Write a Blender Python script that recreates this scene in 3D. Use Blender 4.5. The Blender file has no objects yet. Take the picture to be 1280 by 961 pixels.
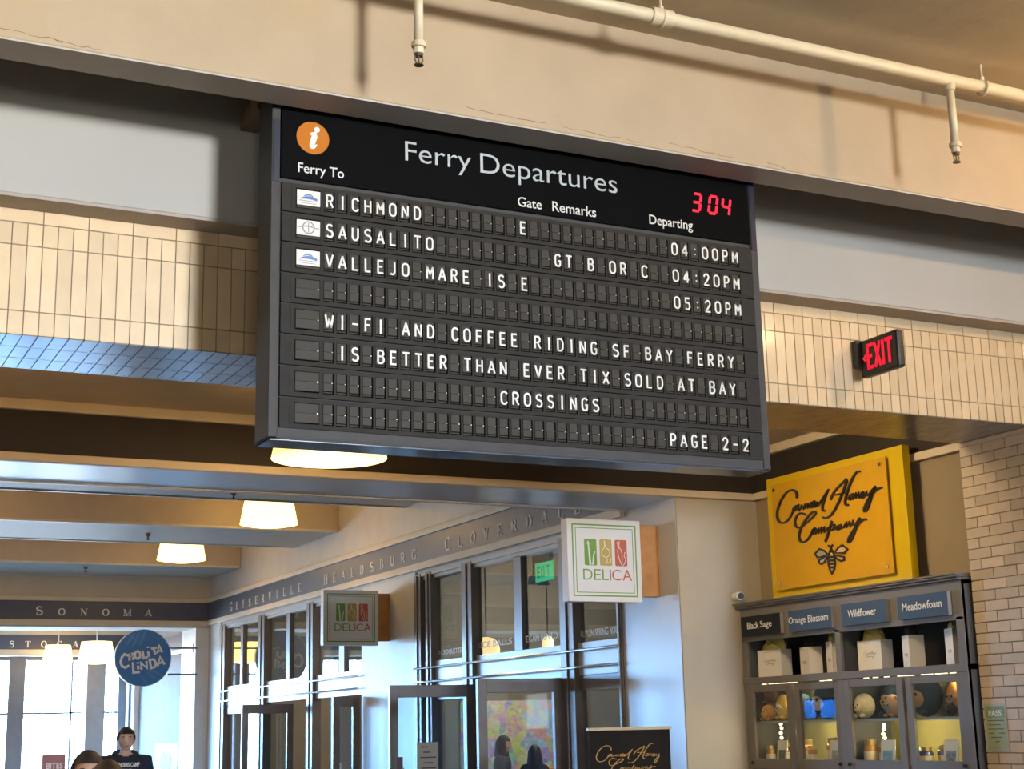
import bpy, math, random
from mathutils import Vector, Matrix

# ------------------------------------------------------------------ camera
S = bpy.context.scene
COL = S.collection
EYE = Vector((0.0, 0.0, 1.65))
FOCAL = 1879.392
CF = Vector((0.4345711, 0.8726887, 0.2226260))
CR = Vector((0.8972100, -0.4410276, -0.0225568))
CU = Vector((-0.0784992, -0.2095448, 0.9746429))
cam_data = bpy.data.cameras.new('camera')
cam_data.sensor_width = 36.0
cam_data.sensor_fit = 'HORIZONTAL'
cam_data.lens = FOCAL * 36.0 / 1280.0
cam_data.clip_start = 0.05
cam_data.clip_end = 300
cam = bpy.data.objects.new('camera', cam_data)
COL.objects.link(cam)
m = Matrix((CR, CU, -CF)).transposed().to_4x4()
m.translation = EYE
cam.matrix_world = m
S.camera = cam


def at(px, py, axis, val):
    """world point on the plane coordinate[axis] = val seen at a pixel of the 1280x961 frame"""
    d = CF + CR * ((px - 640) / FOCAL) - CU * ((py - 480.5) / FOCAL)
    return EYE + d * ((val - EYE[axis]) / d[axis])


# ------------------------------------------------------------------ view, world, lights
S.view_settings.view_transform = 'Standard'
S.view_settings.look = 'None'
S.view_settings.gamma = 1.0
S.view_settings.use_curve_mapping = False
S.view_settings.exposure = 0.0
try:
    S.cycles.use_denoising = True
    S.cycles.max_bounces = 8
    S.cycles.transparent_max_bounces = 16
    S.cycles.sample_clamp_indirect = 6.0
    S.cycles.caustics_reflective = False
    S.cycles.caustics_refractive = False
except Exception:
    pass
w = bpy.data.worlds.new('sky')
S.world = w
w.use_nodes = True
bg = w.node_tree.nodes['Background']
bg.inputs[0].default_value = (0.25, 0.56, 1.0, 1)
bg.inputs[1].default_value = 125
# bright sky above the horizon, darker water and quay below it
wt, wl = w.node_tree.nodes, w.node_tree.links
ws = wt.new('ShaderNodeSeparateXYZ')
wr = wt.new('ShaderNodeMapRange')
wr.inputs['From Min'].default_value = -0.03
wr.inputs['From Max'].default_value = 0.03
wm = wt.new('ShaderNodeMixRGB')
wm.inputs[1].default_value = (0.14, 0.16, 0.18, 1)
wm.inputs[2].default_value = (0.25, 0.56, 1.0, 1)
wi = wt.new('ShaderNodeTexCoord')
wl.new(wi.outputs['Generated'], ws.inputs[0])
wl.new(ws.outputs['Z'], wr.inputs['Value'])
wl.new(wr.outputs['Result'], wm.inputs[0])
wl.new(wm.outputs[0], bg.inputs[0])


def area_light(name, loc, target, sx, sy, power, color, spread=180):
    l = bpy.data.lights.new(name, 'AREA')
    l.shape = 'RECTANGLE'
    l.size, l.size_y = sx, sy
    l.energy = power
    l.color = color
    l.spread = math.radians(spread)
    o = bpy.data.objects.new(name, l)
    COL.objects.link(o)
    o.location = loc
    o.rotation_euler = (Vector(target) - Vector(loc)).to_track_quat('-Z', 'Y').to_euler()
    return o


def point_light(name, loc, power, color, r):
    l = bpy.data.lights.new(name, 'POINT')
    l.energy = power
    l.color = color
    l.shadow_soft_size = r
    o = bpy.data.objects.new(name, l)
    COL.objects.link(o)
    o.location = loc
    return o


# daylight: the sky enters by the end windows of the hall (portal guides the sampling)
pt = area_light('end_window_portal', (-0.65, 30.6, 2.0), (-0.65, 0, 2.0), 14.2, 2.4, 1, (1, 1, 1))
pt.data.cycles.is_portal = True
# the tall window in the wall behind the camera
area_light('daylight_front_window', (7.6, -12.9, 4.25), (0.2, 6.5, 4.3), 2.4, 2.0, 380, (1.0, 0.97, 0.90), 50)
# low fill light added behind the camera; the rear wall is solid there
area_light('low_front_fill', (-2.5, -12.9, 1.5), (2.0, 10, 2.6), 7.0, 2.2, 600, (1.0, 0.95, 0.87))
# bulbs of the two ceiling lamps just out of view
point_light('bulb_right', (6.96, 4.38, 4.62), 110, (1.0, 0.66, 0.32), 0.03)
point_light('bulb_left', (0.15, 4.9, 5.2), 95, (1.0, 0.60, 0.26), 0.06)
# warm fill light added behind the tiled beam to brighten the honey display
area_light('honey_fill', (5.2, 7.95, 3.72), (7.1, 8.9, 2.6), 0.5, 0.12, 19, (1.0, 0.78, 0.48), 120)
# warm fill lights added out of view to gild the bay and hall beams
point_light('fill_bay_left', (-0.6, 8.9, 3.45), 60, (1.0, 0.62, 0.26), 0.2)
point_light('fill_hall_left', (0.7, 17.0, 4.15), 60, (1.0, 0.62, 0.26), 0.2)
point_light('fill_hall_far_left', (0.7, 20.9, 4.15), 60, (1.0, 0.62, 0.26), 0.2)
# broad warm fill light added overhead behind the camera
area_light('hall_fill', (3.0, -2.5, 4.9), (3.0, -2.5, 0), 9.0, 5.0, 65, (1.0, 0.76, 0.50))

# ------------------------------------------------------------------ materials
MATS = {}


def mat(name, color, rough=0.6, metal=0.0, var=0.06, scale=6.0, bump=0.0, bscale=60.0,
        emit=None, estr=0.0, island=0.0, coat=0.0, spec=0.5, stain=None, trans=0.0):
    """procedural material: object-space noise varies the colour, a finer noise bumps the surface"""
    if name in MATS:
        return MATS[name]
    mt = bpy.data.materials.new(name)
    mt.use_nodes = True
    nt = mt.node_tree
    N, L = nt.nodes, nt.links
    b = N['Principled BSDF']
    b.inputs['Roughness'].default_value = rough
    b.inputs['Metallic'].default_value = metal
    b.inputs['Specular IOR Level'].default_value = spec
    if coat:
        b.inputs['Coat Weight'].default_value = coat
        b.inputs['Coat Roughness'].default_value = 0.12
    if trans:
        b.inputs['Transmission Weight'].default_value = trans
    tc = N.new('ShaderNodeTexCoord')
    nz = N.new('ShaderNodeTexNoise')
    nz.inputs['Scale'].default_value = scale
    nz.inputs['Detail'].default_value = 4
    L.new(tc.outputs['Object'], nz.inputs['Vector'])
    mr = N.new('ShaderNodeMapRange')
    mr.inputs['From Min'].default_value = 0.3
    mr.inputs['From Max'].default_value = 0.7
    mr.inputs['To Min'].default_value = 1 - var
    mr.inputs['To Max'].default_value = 1 + var
    L.new(nz.outputs['Fac'], mr.inputs['Value'])
    val = mr.outputs['Result']
    if island:
        ge = N.new('ShaderNodeNewGeometry')
        m2 = N.new('ShaderNodeMapRange')
        m2.inputs['To Min'].default_value = 1 - island
        m2.inputs['To Max'].default_value = 1 + island
        L.new(ge.outputs['Random Per Island'], m2.inputs['Value'])
        mu = N.new('ShaderNodeMath')
        mu.operation = 'MULTIPLY'
        L.new(val, mu.inputs[0])
        L.new(m2.outputs['Result'], mu.inputs[1])
        val = mu.outputs[0]
    mx = N.new('ShaderNodeVectorMath')
    mx.operation = 'SCALE'
    mx.inputs[0].default_value = color
    L.new(val, mx.inputs['Scale'])
    out = mx.outputs[0]
    if stain:
        n2 = N.new('ShaderNodeTexNoise')
        n2.inputs['Scale'].default_value = stain[1]
        n2.inputs['Detail'].default_value = 6
        n2.inputs['Roughness'].default_value = 0.65
        L.new(tc.outputs['Object'], n2.inputs['Vector'])
        m3 = N.new('ShaderNodeMapRange')
        m3.inputs['From Min'].default_value = 0.56
        m3.inputs['From Max'].default_value = 0.74
        m3.inputs['To Max'].default_value = stain[2]
        L.new(n2.outputs['Fac'], m3.inputs['Value'])
        mm = N.new('ShaderNodeMixRGB')
        L.new(m3.outputs['Result'], mm.inputs[0])
        L.new(out, mm.inputs[1])
        mm.inputs[2].default_value = (*stain[0], 1)
        out = mm.outputs[0]
    L.new(out, b.inputs['Base Color'])
    if bump:
        n3 = N.new('ShaderNodeTexNoise')
        n3.inputs['Scale'].default_value = bscale
        n3.inputs['Detail'].default_value = 5
        L.new(tc.outputs['Object'], n3.inputs['Vector'])
        bp = N.new('ShaderNodeBump')
        bp.inputs['Strength'].default_value = bump
        bp.inputs['Distance'].default_value = 0.01
        L.new(n3.outputs['Fac'], bp.inputs['Height'])
        L.new(bp.outputs['Normal'], b.inputs['Normal'])
    if emit:
        b.inputs['Emission Color'].default_value = (*emit, 1)
        b.inputs['Emission Strength'].default_value = estr
    MATS[name] = mt
    return mt


def glass_mat(name, tint=(0.9, 0.95, 0.95), ior=1.5, rough=0.0):
    if name in MATS:
        return MATS[name]
    mt = bpy.data.materials.new(name)
    mt.use_nodes = True
    nt = mt.node_tree
    N, L = nt.nodes, nt.links
    N.remove(N['Principled BSDF'])
    lw = N.new('ShaderNodeLayerWeight')
    lw.inputs['Blend'].default_value = 0.5
    pw = N.new('ShaderNodeMath')
    pw.operation = 'POWER'
    pw.inputs[1].default_value = 5.0
    L.new(lw.outputs['Facing'], pw.inputs[0])
    fr = N.new('ShaderNodeMapRange')
    f0 = ((ior - 1) / (ior + 1)) ** 2
    fr.inputs['To Min'].default_value = f0
    fr.inputs['To Max'].default_value = 0.9
    L.new(pw.outputs[0], fr.inputs['Value'])
    tr = N.new('ShaderNodeBsdfTransparent')
    tr.inputs[0].default_value = (*tint, 1)
    gl = N.new('ShaderNodeBsdfGlossy')
    gl.inputs['Color'].default_value = (0.95, 0.97, 1, 1)
    gl.inputs['Roughness'].default_value = rough
    nz = N.new('ShaderNodeTexNoise')
    nz.inputs['Scale'].default_value = 3
    tc = N.new('ShaderNodeTexCoord')
    L.new(tc.outputs['Object'], nz.inputs['Vector'])
    mr = N.new('ShaderNodeMapRange')
    mr.inputs['To Min'].default_value = 0.9
    mr.inputs['To Max'].default_value = 1.1
    L.new(nz.outputs['Fac'], mr.inputs['Value'])
    mu = N.new('ShaderNodeMath')
    mu.operation = 'MULTIPLY'
    L.new(fr.outputs['Result'], mu.inputs[0])
    L.new(mr.outputs['Result'], mu.inputs[1])
    mi = N.new('ShaderNodeMixShader')
    L.new(mu.outputs[0], mi.inputs[0])
    L.new(tr.outputs[0], mi.inputs[1])
    L.new(gl.outputs[0], mi.inputs[2])
    L.new(mi.outputs[0], N['Material Output'].inputs['Surface'])
    MATS[name] = mt
    return mt


# ------------------------------------------------------------------ mesh builder
class Fr:
    """a drawing frame: origin, right, up and outward normal"""
    def __init__(self, o, u, v, n):
        self.o, self.u, self.v, self.n = Vector(o), Vector(u), Vector(v), Vector(n)

    def p(self, a, b, c=0.0):
        return self.o + self.u * a + self.v * b + self.n * c


def face_front(x, y, z):      # a surface that faces the camera side (-Y)
    return Fr((x, y, z), (1, 0, 0), (0, 0, 1), (0, -1, 0))


def face_left(x, y, z):       # a surface that faces -X, reading towards the viewer
    return Fr((x, y, z), (0, -1, 0), (0, 0, 1), (-1, 0, 0))


TEXT = {}


def text_geo(body, offset=0.0, shear=0.0):
    key = (body, offset, shear)
    if key not in TEXT:
        cu = bpy.data.curves.new('t', 'FONT')
        cu.body = body
        cu.size = 1.0
        cu.offset = offset
        cu.shear = shear
        cu.resolution_u = 4
        o = bpy.data.objects.new('t', cu)
        me = bpy.data.meshes.new_from_object(o)
        vs = [(v.co.x, v.co.y) for v in me.vertices]
        fs = [tuple(p.vertices) for p in me.polygons]
        bpy.data.objects.remove(o)
        bpy.data.curves.remove(cu)
        bpy.data.meshes.remove(me)
        TEXT[key] = (vs, fs)
    return TEXT[key]


class MB:
    def __init__(self):
        self.v, self.f, self.m = [], [], []

    def add(self, vs, fs, mi=0):
        k = len(self.v)
        self.v += [Vector(p) for p in vs]
        self.f += [tuple(i + k for i in f) for f in fs]
        self.m += [mi] * len(fs)
        return self

    def box(self, x0, x1, y0, y1, z0, z1, mi=0):
        x0, x1 = sorted((x0, x1)); y0, y1 = sorted((y0, y1)); z0, z1 = sorted((z0, z1))
        v = [(x, y, z) for z in (z0, z1) for y in (y0, y1) for x in (x0, x1)]
        return self.add(v, [(0, 2, 3, 1), (4, 5, 7, 6), (0, 1, 5, 4), (2, 6, 7, 3), (0, 4, 6, 2), (1, 3, 7, 5)], mi)

    def fbox(self, fr, u0, u1, v0, v1, n0, n1, mi=0):
        p = [fr.p(u, v, n) for n in (n0, n1) for v in (v0, v1) for u in (u0, u1)]
        return self.add(p, [(0, 2, 3, 1), (4, 5, 7, 6), (0, 1, 5, 4), (2, 6, 7, 3), (0, 4, 6, 2), (1, 3, 7, 5)], mi)

    def prism(self, fr, poly, n0, n1, mi=0):
        n = len(poly)
        v = [fr.p(a, b, n0) for a, b in poly] + [fr.p(a, b, n1) for a, b in poly]
        f = [tuple(range(n - 1, -1, -1)), tuple(range(n, 2 * n))]
        f += [(i, (i + 1) % n, n + (i + 1) % n, n + i) for i in range(n)]
        return self.add(v, f, mi)

    def ring(self, fr, outer, inner, n0, n1, mi=0):
        n = len(outer)
        v = []
        for nn in (n0, n1):
            v += [fr.p(a, b, nn) for a, b in outer] + [fr.p(a, b, nn) for a, b in inner]
        f = []
        for i in range(n):
            j = (i + 1) % n
            f += [(2 * n + i, 2 * n + j, 3 * n + j, 3 * n + i), (i, n + i, n + j, j),
                  (i, j, 2 * n + j, 2 * n + i), (n + i, 3 * n + i, 3 * n + j, n + j)]
        return self.add(v, f, mi)

    def stroke(self, fr, pts, w, n0, n1, mi=0, smooth=0):
        """a pen stroke of width w (number or per-point list) along 2-D points, solid from n0 to n1"""
        pts = [Vector((a, b)) for a, b in pts]
        ws = [w] * len(pts) if not isinstance(w, (list, tuple)) else list(w)
        for _ in range(smooth):
            q, qw = [pts[0]], [ws[0]]
            for i in range(len(pts) - 1):
                q += [pts[i] * .75 + pts[i + 1] * .25, pts[i] * .25 + pts[i + 1] * .75]
                qw += [ws[i] * .75 + ws[i + 1] * .25, ws[i] * .25 + ws[i + 1] * .75]
            q.append(pts[-1]); qw.append(ws[-1])
            pts, ws = q, qw
        n = len(pts)
        closed = (pts[0] - pts[-1]).length < 1e-6
        L, Rr = [], []
        for i in range(n):
            a = pts[i - 1] if i > 0 else (pts[-2] if closed else pts[0])
            c = pts[i + 1] if i < n - 1 else (pts[1] if closed else pts[-1])
            d1 = (pts[i] - a); d2 = (c - pts[i])
            if d1.length < 1e-9: d1 = d2
            if d2.length < 1e-9: d2 = d1
            d1 = d1.normalized(); d2 = d2.normalized()
            t = d1 + d2
            t = t.normalized() if t.length > 1e-3 else d1
            nn = Vector((-t.y, t.x))
            k = min(1.6, 1.0 / max(0.4, abs(t.dot(d1))))
            L.append(pts[i] + nn * ws[i] * .5 * k)
            Rr.append(pts[i] - nn * ws[i] * .5 * k)
        for i in range(n - 1):
            self.prism(fr, [L[i], Rr[i], Rr[i + 1], L[i + 1]], n0, n1, mi)
        return self

    def text(self, fr, body, u0, v0, width=None, height=None, n0=0.0005, th=0.002, mi=0, offset=0.0, center=False, shear=0.0):
        vs, fs = text_geo(body, offset, shear)
        if not vs:
            return self
        x0 = min(a for a, b in vs); x1 = max(a for a, b in vs)
        y0 = min(b for a, b in vs); y1 = max(b for a, b in vs)
        sx = sy = None
        if width: sx = width / max(1e-6, x1 - x0)
        if height: sy = height / max(1e-6, y1 - y0)
        sx = sx or sy; sy = sy or sx
        cx = (x1 - x0) * sx / 2 if center else 0
        pts = [fr.p(u0 + (a - x0) * sx - cx, v0 + (b - y0) * sy, n0 + th) for a, b in vs]
        self.add(pts, fs, mi)
        if th > 0:
            ed = {}
            for f in fs:
                for i in range(len(f)):
                    e = (f[i], f[(i + 1) % len(f)])
                    if (e[1], e[0]) in ed: ed[(e[1], e[0])] = 0
                    else: ed[e] = 1
            k = len(self.v)
            low = [fr.p(u0 + (a - x0) * sx - cx, v0 + (b - y0) * sy, n0) for a, b in vs]
            self.v += low
            top = k - len(pts)
            for (a, b), fl in ed.items():
                if fl:
                    self.f.append((top + a, top + b, k + b, k + a)[::-1]); self.m.append(mi)
        return self

    def tube(self, pts, r, seg=12, mi=0, caps=True):
        pts = [Vector(p) for p in pts]
        rs = r if isinstance(r, (list, tuple)) else [r] * len(pts)
        k = len(self.v)
        ref = Vector((0.13, 0.27, 0.95))
        for i, p in enumerate(pts):
            t = (pts[min(i + 1, len(pts) - 1)] - pts[max(i - 1, 0)]).normalized()
            a = t.cross(ref)
            if a.length < 1e-3: a = t.cross(Vector((1, 0, 0)))
            a.normalize()
            b = t.cross(a)
            for j in range(seg):
                q = 2 * math.pi * j / seg
                self.v.append(p + (a * math.cos(q) + b * math.sin(q)) * rs[i])
        for i in range(len(pts) - 1):
            for j in range(seg):
                self.f.append((k + i * seg + j, k + i * seg + (j + 1) % seg, k + (i + 1) * seg + (j + 1) % seg, k + (i + 1) * seg + j))
                self.m.append(mi)
        if caps:
            self.f.append(tuple(k + j for j in range(seg - 1, -1, -1))); self.m.append(mi)
            e = k + (len(pts) - 1) * seg
            self.f.append(tuple(e + j for j in range(seg))); self.m.append(mi)
        return self

    def lathe(self, prof, c, seg=32, mi=0):
        """surface of revolution about the vertical through c; prof = [(radius, z)]"""
        c = Vector(c)
        k = len(self.v)
        for r, z in prof:
            for j in range(seg):
                q = 2 * math.pi * j / seg
                self.v.append(c + Vector((r * math.cos(q), r * math.sin(q), z)))
        for i in range(len(prof) - 1):
            for j in range(seg):
                self.f.append((k + i * seg + j, k + i * seg + (j + 1) % seg, k + (i + 1) * seg + (j + 1) % seg, k + (i + 1) * seg + j))
                self.m.append(mi)
        return self

    def ell(self, c, r, mi=0, seg=16, rings=10, rot=None):
        c = Vector(c)
        k = len(self.v)
        M = rot or Matrix.Identity(3)
        for i in range(rings + 1):
            th = math.pi * i / rings
            for j in range(seg):
                q = 2 * math.pi * j / seg
                self.v.append(c + M @ Vector((r[0] * math.sin(th) * math.cos(q), r[1] * math.sin(th) * math.sin(q), r[2] * math.cos(th))))
        for i in range(rings):
            for j in range(seg):
                self.f.append((k + i * seg + j, k + (i + 1) * seg + j, k + (i + 1) * seg + (j + 1) % seg, k + i * seg + (j + 1) % seg))
                self.m.append(mi)
        return self

    def disc(self, fr, cu, cv, r, n0, n1, mi=0, seg=32, r2=None):
        r2 = r2 or r
        return self.prism(fr, [(cu + r * math.cos(2 * math.pi * i / seg), cv + r2 * math.sin(2 * math.pi * i / seg)) for i in range(seg)], n0, n1, mi)

    def build(self, name, mats, parent=None, bevel=0.0, smooth=False, base=None, mark=True):
        vs = self.v
        lo = [min(p[i] for p in vs) for i in range(3)]
        hi = [max(p[i] for p in vs) for i in range(3)]
        org = Vector(((lo[0] + hi[0]) / 2, (lo[1] + hi[1]) / 2, lo[2])) if base is None else Vector(base)
        me = bpy.data.meshes.new(name)
        me.from_pydata([tuple(p - org) for p in vs], [], self.f)
        mats = mats if isinstance(mats, (list, tuple)) else [mats]
        for x in mats:
            me.materials.append(x)
        if len(mats) > 1:
            me.polygons.foreach_set('material_index', self.m)
        if smooth:
            me.polygons.foreach_set('use_smooth', [True] * len(me.polygons))
        me.update()
        return place(name, me, org, parent, bevel)


WL = {}


def place(name, me, org, parent=None, bevel=0.0):
    o = bpy.data.objects.new(name, me)
    COL.objects.link(o)
    if parent:
        o.parent = parent
        o.location = org - WL[parent.name]
    else:
        o.location = org
    WL[o.name] = Vector(org)
    if bevel:
        b = o.modifiers.new('bevel', 'BEVEL')
        b.width = bevel
        b.segments = 2
        b.limit_method = 'ANGLE'
        b.angle_limit = math.radians(50)
    return o


def tag(o, label, cat, group=None):
    o['label'] = label
    o['category'] = cat
    if group:
        o['group'] = group
    return o


def thing(name, loc, label, cat, group=None):
    o = bpy.data.objects.new(name, None)
    COL.objects.link(o)
    o.empty_display_size = 0.1
    o.location = loc
    WL[o.name] = Vector(loc)
    return tag(o, label, cat, group)


def struct(o):
    o['kind'] = 'structure'
    return o


rnd = random.Random(7)

# ------------------------------------------------------------------ shared materials
CREAM = mat('cream_paint', (0.45, 0.345, 0.228), 0.65, var=0.05, scale=2.5, bump=0.12, bscale=35, stain=((0.42, 0.30, 0.14), 1.3, 0.35))
CREAM2 = mat('cream_wall_paint', (0.64, 0.56, 0.44), 0.7, var=0.04, scale=3, bump=0.06, bscale=40)
CEIL = mat('ceiling_plaster', (0.60, 0.49, 0.33), 0.75, var=0.07, scale=3, bump=0.2, bscale=22, stain=((0.33, 0.23, 0.12), 2.2, 0.3))
GREYW = mat('pale_grey_wall_paint', (0.42, 0.405, 0.37), 0.7, var=0.03, scale=2)
SOFFIT = mat('beam_underside_paint', (0.47, 0.43, 0.39), 0.6, var=0.06, scale=5, bump=0.1, bscale=30)
FRIEZE = mat('dark_brown_frieze_paint', (0.030, 0.022, 0.016), 0.7, var=0.1)
TRIM = mat('cream_trim_paint', (0.70, 0.58, 0.42), 0.5, var=0.04)
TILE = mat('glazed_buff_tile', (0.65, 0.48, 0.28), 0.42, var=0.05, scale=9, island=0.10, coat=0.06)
TILE_S = mat('glazed_soffit_tile', (0.36, 0.31, 0.26), 0.20, var=0.05, scale=9, island=0.10, coat=0.25)  # the face tile again, with the underside's shade put into its colour
MORTAR = mat('mortar', (0.30, 0.23, 0.15), 0.9, var=0.1, scale=40)
MORTAR_D = mat('dark_mortar', (0.05, 0.05, 0.06), 0.9, var=0.1, scale=40)
BRICK = mat('glazed_buff_brick', (0.62, 0.49, 0.34), 0.35, var=0.06, scale=10, island=0.13, coat=0.15)
BEAMP = mat('coffer_beam_paint', (0.58, 0.50, 0.40), 0.55, var=0.04)
BEAMB = mat('beam_soffit_gloss_paint', (0.50, 0.50, 0.52), 0.30, var=0.05, scale=2)
SLATE = mat('slate_blue_fascia_paint', (0.085, 0.090, 0.125), 0.38, var=0.06)
LETTER = mat('cream_sign_letter', (0.88, 0.84, 0.74), 0.5, var=0.03)
STEEL = mat('white_gloss_cladding', (0.62, 0.64, 0.66), 0.34, var=0.05, scale=3)
ROD = mat('polished_steel_rod', (0.80, 0.80, 0.80), 0.15, metal=1.0)
BRONZE = mat('dark_bronze_frame', (0.17, 0.145, 0.128), 0.40, metal=0.3, var=0.08)
BRONZE2 = mat('grey_bronze_frame', (0.16, 0.15, 0.15), 0.40, metal=0.3, var=0.08)
GLASS = glass_mat('shop_glass', (0.86, 0.91, 0.93), 1.75)
CLEAR = glass_mat('cabinet_glass', (0.95, 0.97, 0.96), 1.5)
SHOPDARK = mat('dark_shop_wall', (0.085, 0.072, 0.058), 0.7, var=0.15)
WHITE = mat('white_enamel', (0.78, 0.78, 0.76), 0.4, var=0.02)
BLACK = mat('black_plastic', (0.012, 0.012, 0.013), 0.42, var=0.1)
DOORW = mat('pale_pilaster_paint', (0.62, 0.60, 0.56), 0.45, var=0.05, scale=4, bump=0.04)
PIPE = mat('cream_painted_pipe', (0.70, 0.60, 0.42), 0.4, var=0.05, scale=12)
BRASS = mat('dark_brass', (0.20, 0.15, 0.09), 0.4, metal=0.8)

ZT = 3.441          # underside of the tiled beam
ZL = 3.425          # underside of the far lintel
YU, YU2 = 6.0, 6.205
ZU = 4.457
YT, YT2 = 6.90, 7.56
YP = 10.14          # plane of the far lintel and the cream column
XS = 6.48           # plane of the shop front
XP = 7.10           # face of the brick pier
XH = 7.262          # wall behind the honey display
YE = 24.2           # plane of the SONOMA lintel


def sbox(name, m, *b, bevel=0.0):
    return struct(MB().box(*b).build(name, m, bevel=bevel))


# floor, outer walls, ceilings -------------------------------------------------
sbox('floor', mat('pale_terrazzo_floor', (0.17, 0.16, 0.15), 0.25, var=0.12, scale=30, coat=0.3), -14, 13, -13.2, 32, -0.15, 0)
sbox('ceiling', CEIL, -14, 13, -13.2, YU2, 5.077, 5.3)
sbox('wall_left', CREAM2, -14.3, -14, -13.2, 9.0, 0, 5.3)
b = MB().box(-14, 13, -13.4, -13.2, 0, 3.25).box(-14, 13, -13.4, -13.2, 5.25, 5.5).box(-14, 6.4, -13.4, -13.2, 3.25, 5.25).box(8.8, 13, -13.4, -13.2, 3.25, 5.25)
struct(b.build('wall_rear', CREAM2))
sbox('wall_right_front', CREAM2, 12.8, 13, -13.2, 6.0, 0, 5.1)
# upper cross wall whose lower edge hides the top of the board
sbox('wall_upper_beam', [CREAM], -14, 13, YU, YU2, ZU + 0.002, 5.3, bevel=0.006)
sbox('trim_upper_beam_underside', [SOFFIT], -14, 13, YU + 0.004, YU2 - 0.004, ZU - 0.006, ZU + 0.004)
# pale wall above the tiled beam, overhanging it
sbox('wall_transom', [GREYW], -14, 13, 6.73, 7.5, 4.055, 6.2, bevel=0.004)
sbox('trim_transom_underside', [mat('taupe_underside', (0.38, 0.33, 0.29), 0.6)], -14, 13, 6.735, 7.4, 4.04, 4.056)
sbox('ceiling_transom', CEIL, -14, 13, YU2, 7.5, 6.2, 6.3)

# tiled beam -------------------------------------------------------------------
b = MB()
b.box(-14, 13, YT + 0.006, YT2 - 0.002, ZT + 0.006, 4.045)
core = struct(b.build('wall_tiled_beam', MORTAR))
b = MB(); t = MB()
CW = 0.0688
x = -0.42
rows = [(3.4445, 3.5505), (3.5565, 3.8635), (3.8695, 3.972)]
x_end = 8.4
k = 0
while x < x_end:
    for z0, z1 in rows:
        b.box(x + 0.0025, x + CW - 0.0025, YT, YT + 0.02, z0, z1)
    if k % 3 == 0:
        b.box(x + 0.0025, x + 3 * CW - 0.0025, YT, YT + 0.02, 3.978, 4.039)
    for j in range(3):
        y0 = YT + 0.004 + j * 0.2187
        t.box(x + 0.0025, x + CW - 0.0025, y0 + 0.0025, y0 + 0.2162, ZT, ZT + 0.02)
    x += CW
    k += 1
struct(b.build('trim_beam_face_tiles', TILE))
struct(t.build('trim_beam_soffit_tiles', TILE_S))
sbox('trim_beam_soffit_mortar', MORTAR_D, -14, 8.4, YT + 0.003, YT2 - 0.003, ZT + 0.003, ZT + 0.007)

# brick pier under the beam ------------------------------------------------------
sbox('wall_brick_pier', MORTAR, XP + 0.006, 8.4, YT + 0.006, YT2 - 0.006, 0, ZT)
b = MB()
CH = 0.0684
n = 0
z = ZT - 0.034
while z > 0:
    z0 = max(0.0, z - CH + 0.007)
    y = YT2
    first = True
    while y > YT + 0.01:
        ln = 0.207
        if first and n % 2: ln = 0.105
        y0 = max(YT, y - ln)
        b.box(XP, XP + 0.03, y0 + 0.003, y - (0.0 if first else 0.003), z0, z)
        y -= ln
        first = False
    xx = XP + 0.03
    while xx < 8.3:
        b.box(xx + 0.003, min(8.35, xx + 0.204), YT, YT + 0.03, z0, z)
        xx += 0.207
    z -= CH
    n += 1
b.box(XP, XP + 0.03, YT, YT2, ZT - 0.031, ZT - 0.003)
struct(b.build('trim_pier_bricks', BRICK))

# bay between the tiled beam and the far lintel ------------------------------------
sbox('ceiling_bay', [CEIL], -14, 8.2, 7.5, YP + 0.02, 3.839, 3.95)
b = MB()
b.box(-14, XS, YP, 10.91, ZL, 3.839)                     # lintel
b.box(XS, 7.62, YP, 11.03, 0, 3.839)                       # column beside the shop front
struct(b.build('wall_portal', [BEAMB, CREAM2]))
sbox('wall_column_face', mat('pale_tan_wall_paint', (0.46, 0.39, 0.285), 0.7, var=0.04, scale=3), XS + 0.004, XH + 0.05, YP - 0.012, YP + 0.01, 0, ZL - 0.002)
b = MB()
b.box(XH, 7.9, YT2, YP, 2.56, ZL + 0.03)
b.box(7.5, 7.9, YT2, YP, 0, 2.56)
TAN = mat('tan_wall_paint', (0.31, 0.235, 0.14), 0.7, var=0.04, scale=3)
struct(b.build('wall_right_honey', TAN))
b = MB()
b.box(-14, XH, YP - 0.022, YP, 3.482, 3.775)
b.box(XH - 0.010, XH, YT2, YP - 0.022, 3.482, 3.775)
struct(b.build('trim_dark_frieze', FRIEZE))
b = MB()
b.box(-14, XH - 0.02, YP - 0.05, YP, ZL, 3.482)
b.box(XH - 0.05, XH, YT2, YP - 0.05, ZL, 3.482)
b.box(-14, XH - 0.03, YP - 0.06, YP, 3.769, 3.839)
b.box(XH - 0.06, XH, YT2, YP - 0.06, 3.769, 3.839)
struct(b.build('trim_lintel_moulding', TRIM, bevel=0.006))
sbox('trim_lintel_rear_edge', [mat('pale_edge_paint', (0.7, 0.68, 0.64), 0.4)], -14, XS, 10.88, 10.93, ZL - 0.012, 3.46, bevel=0.004)

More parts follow.
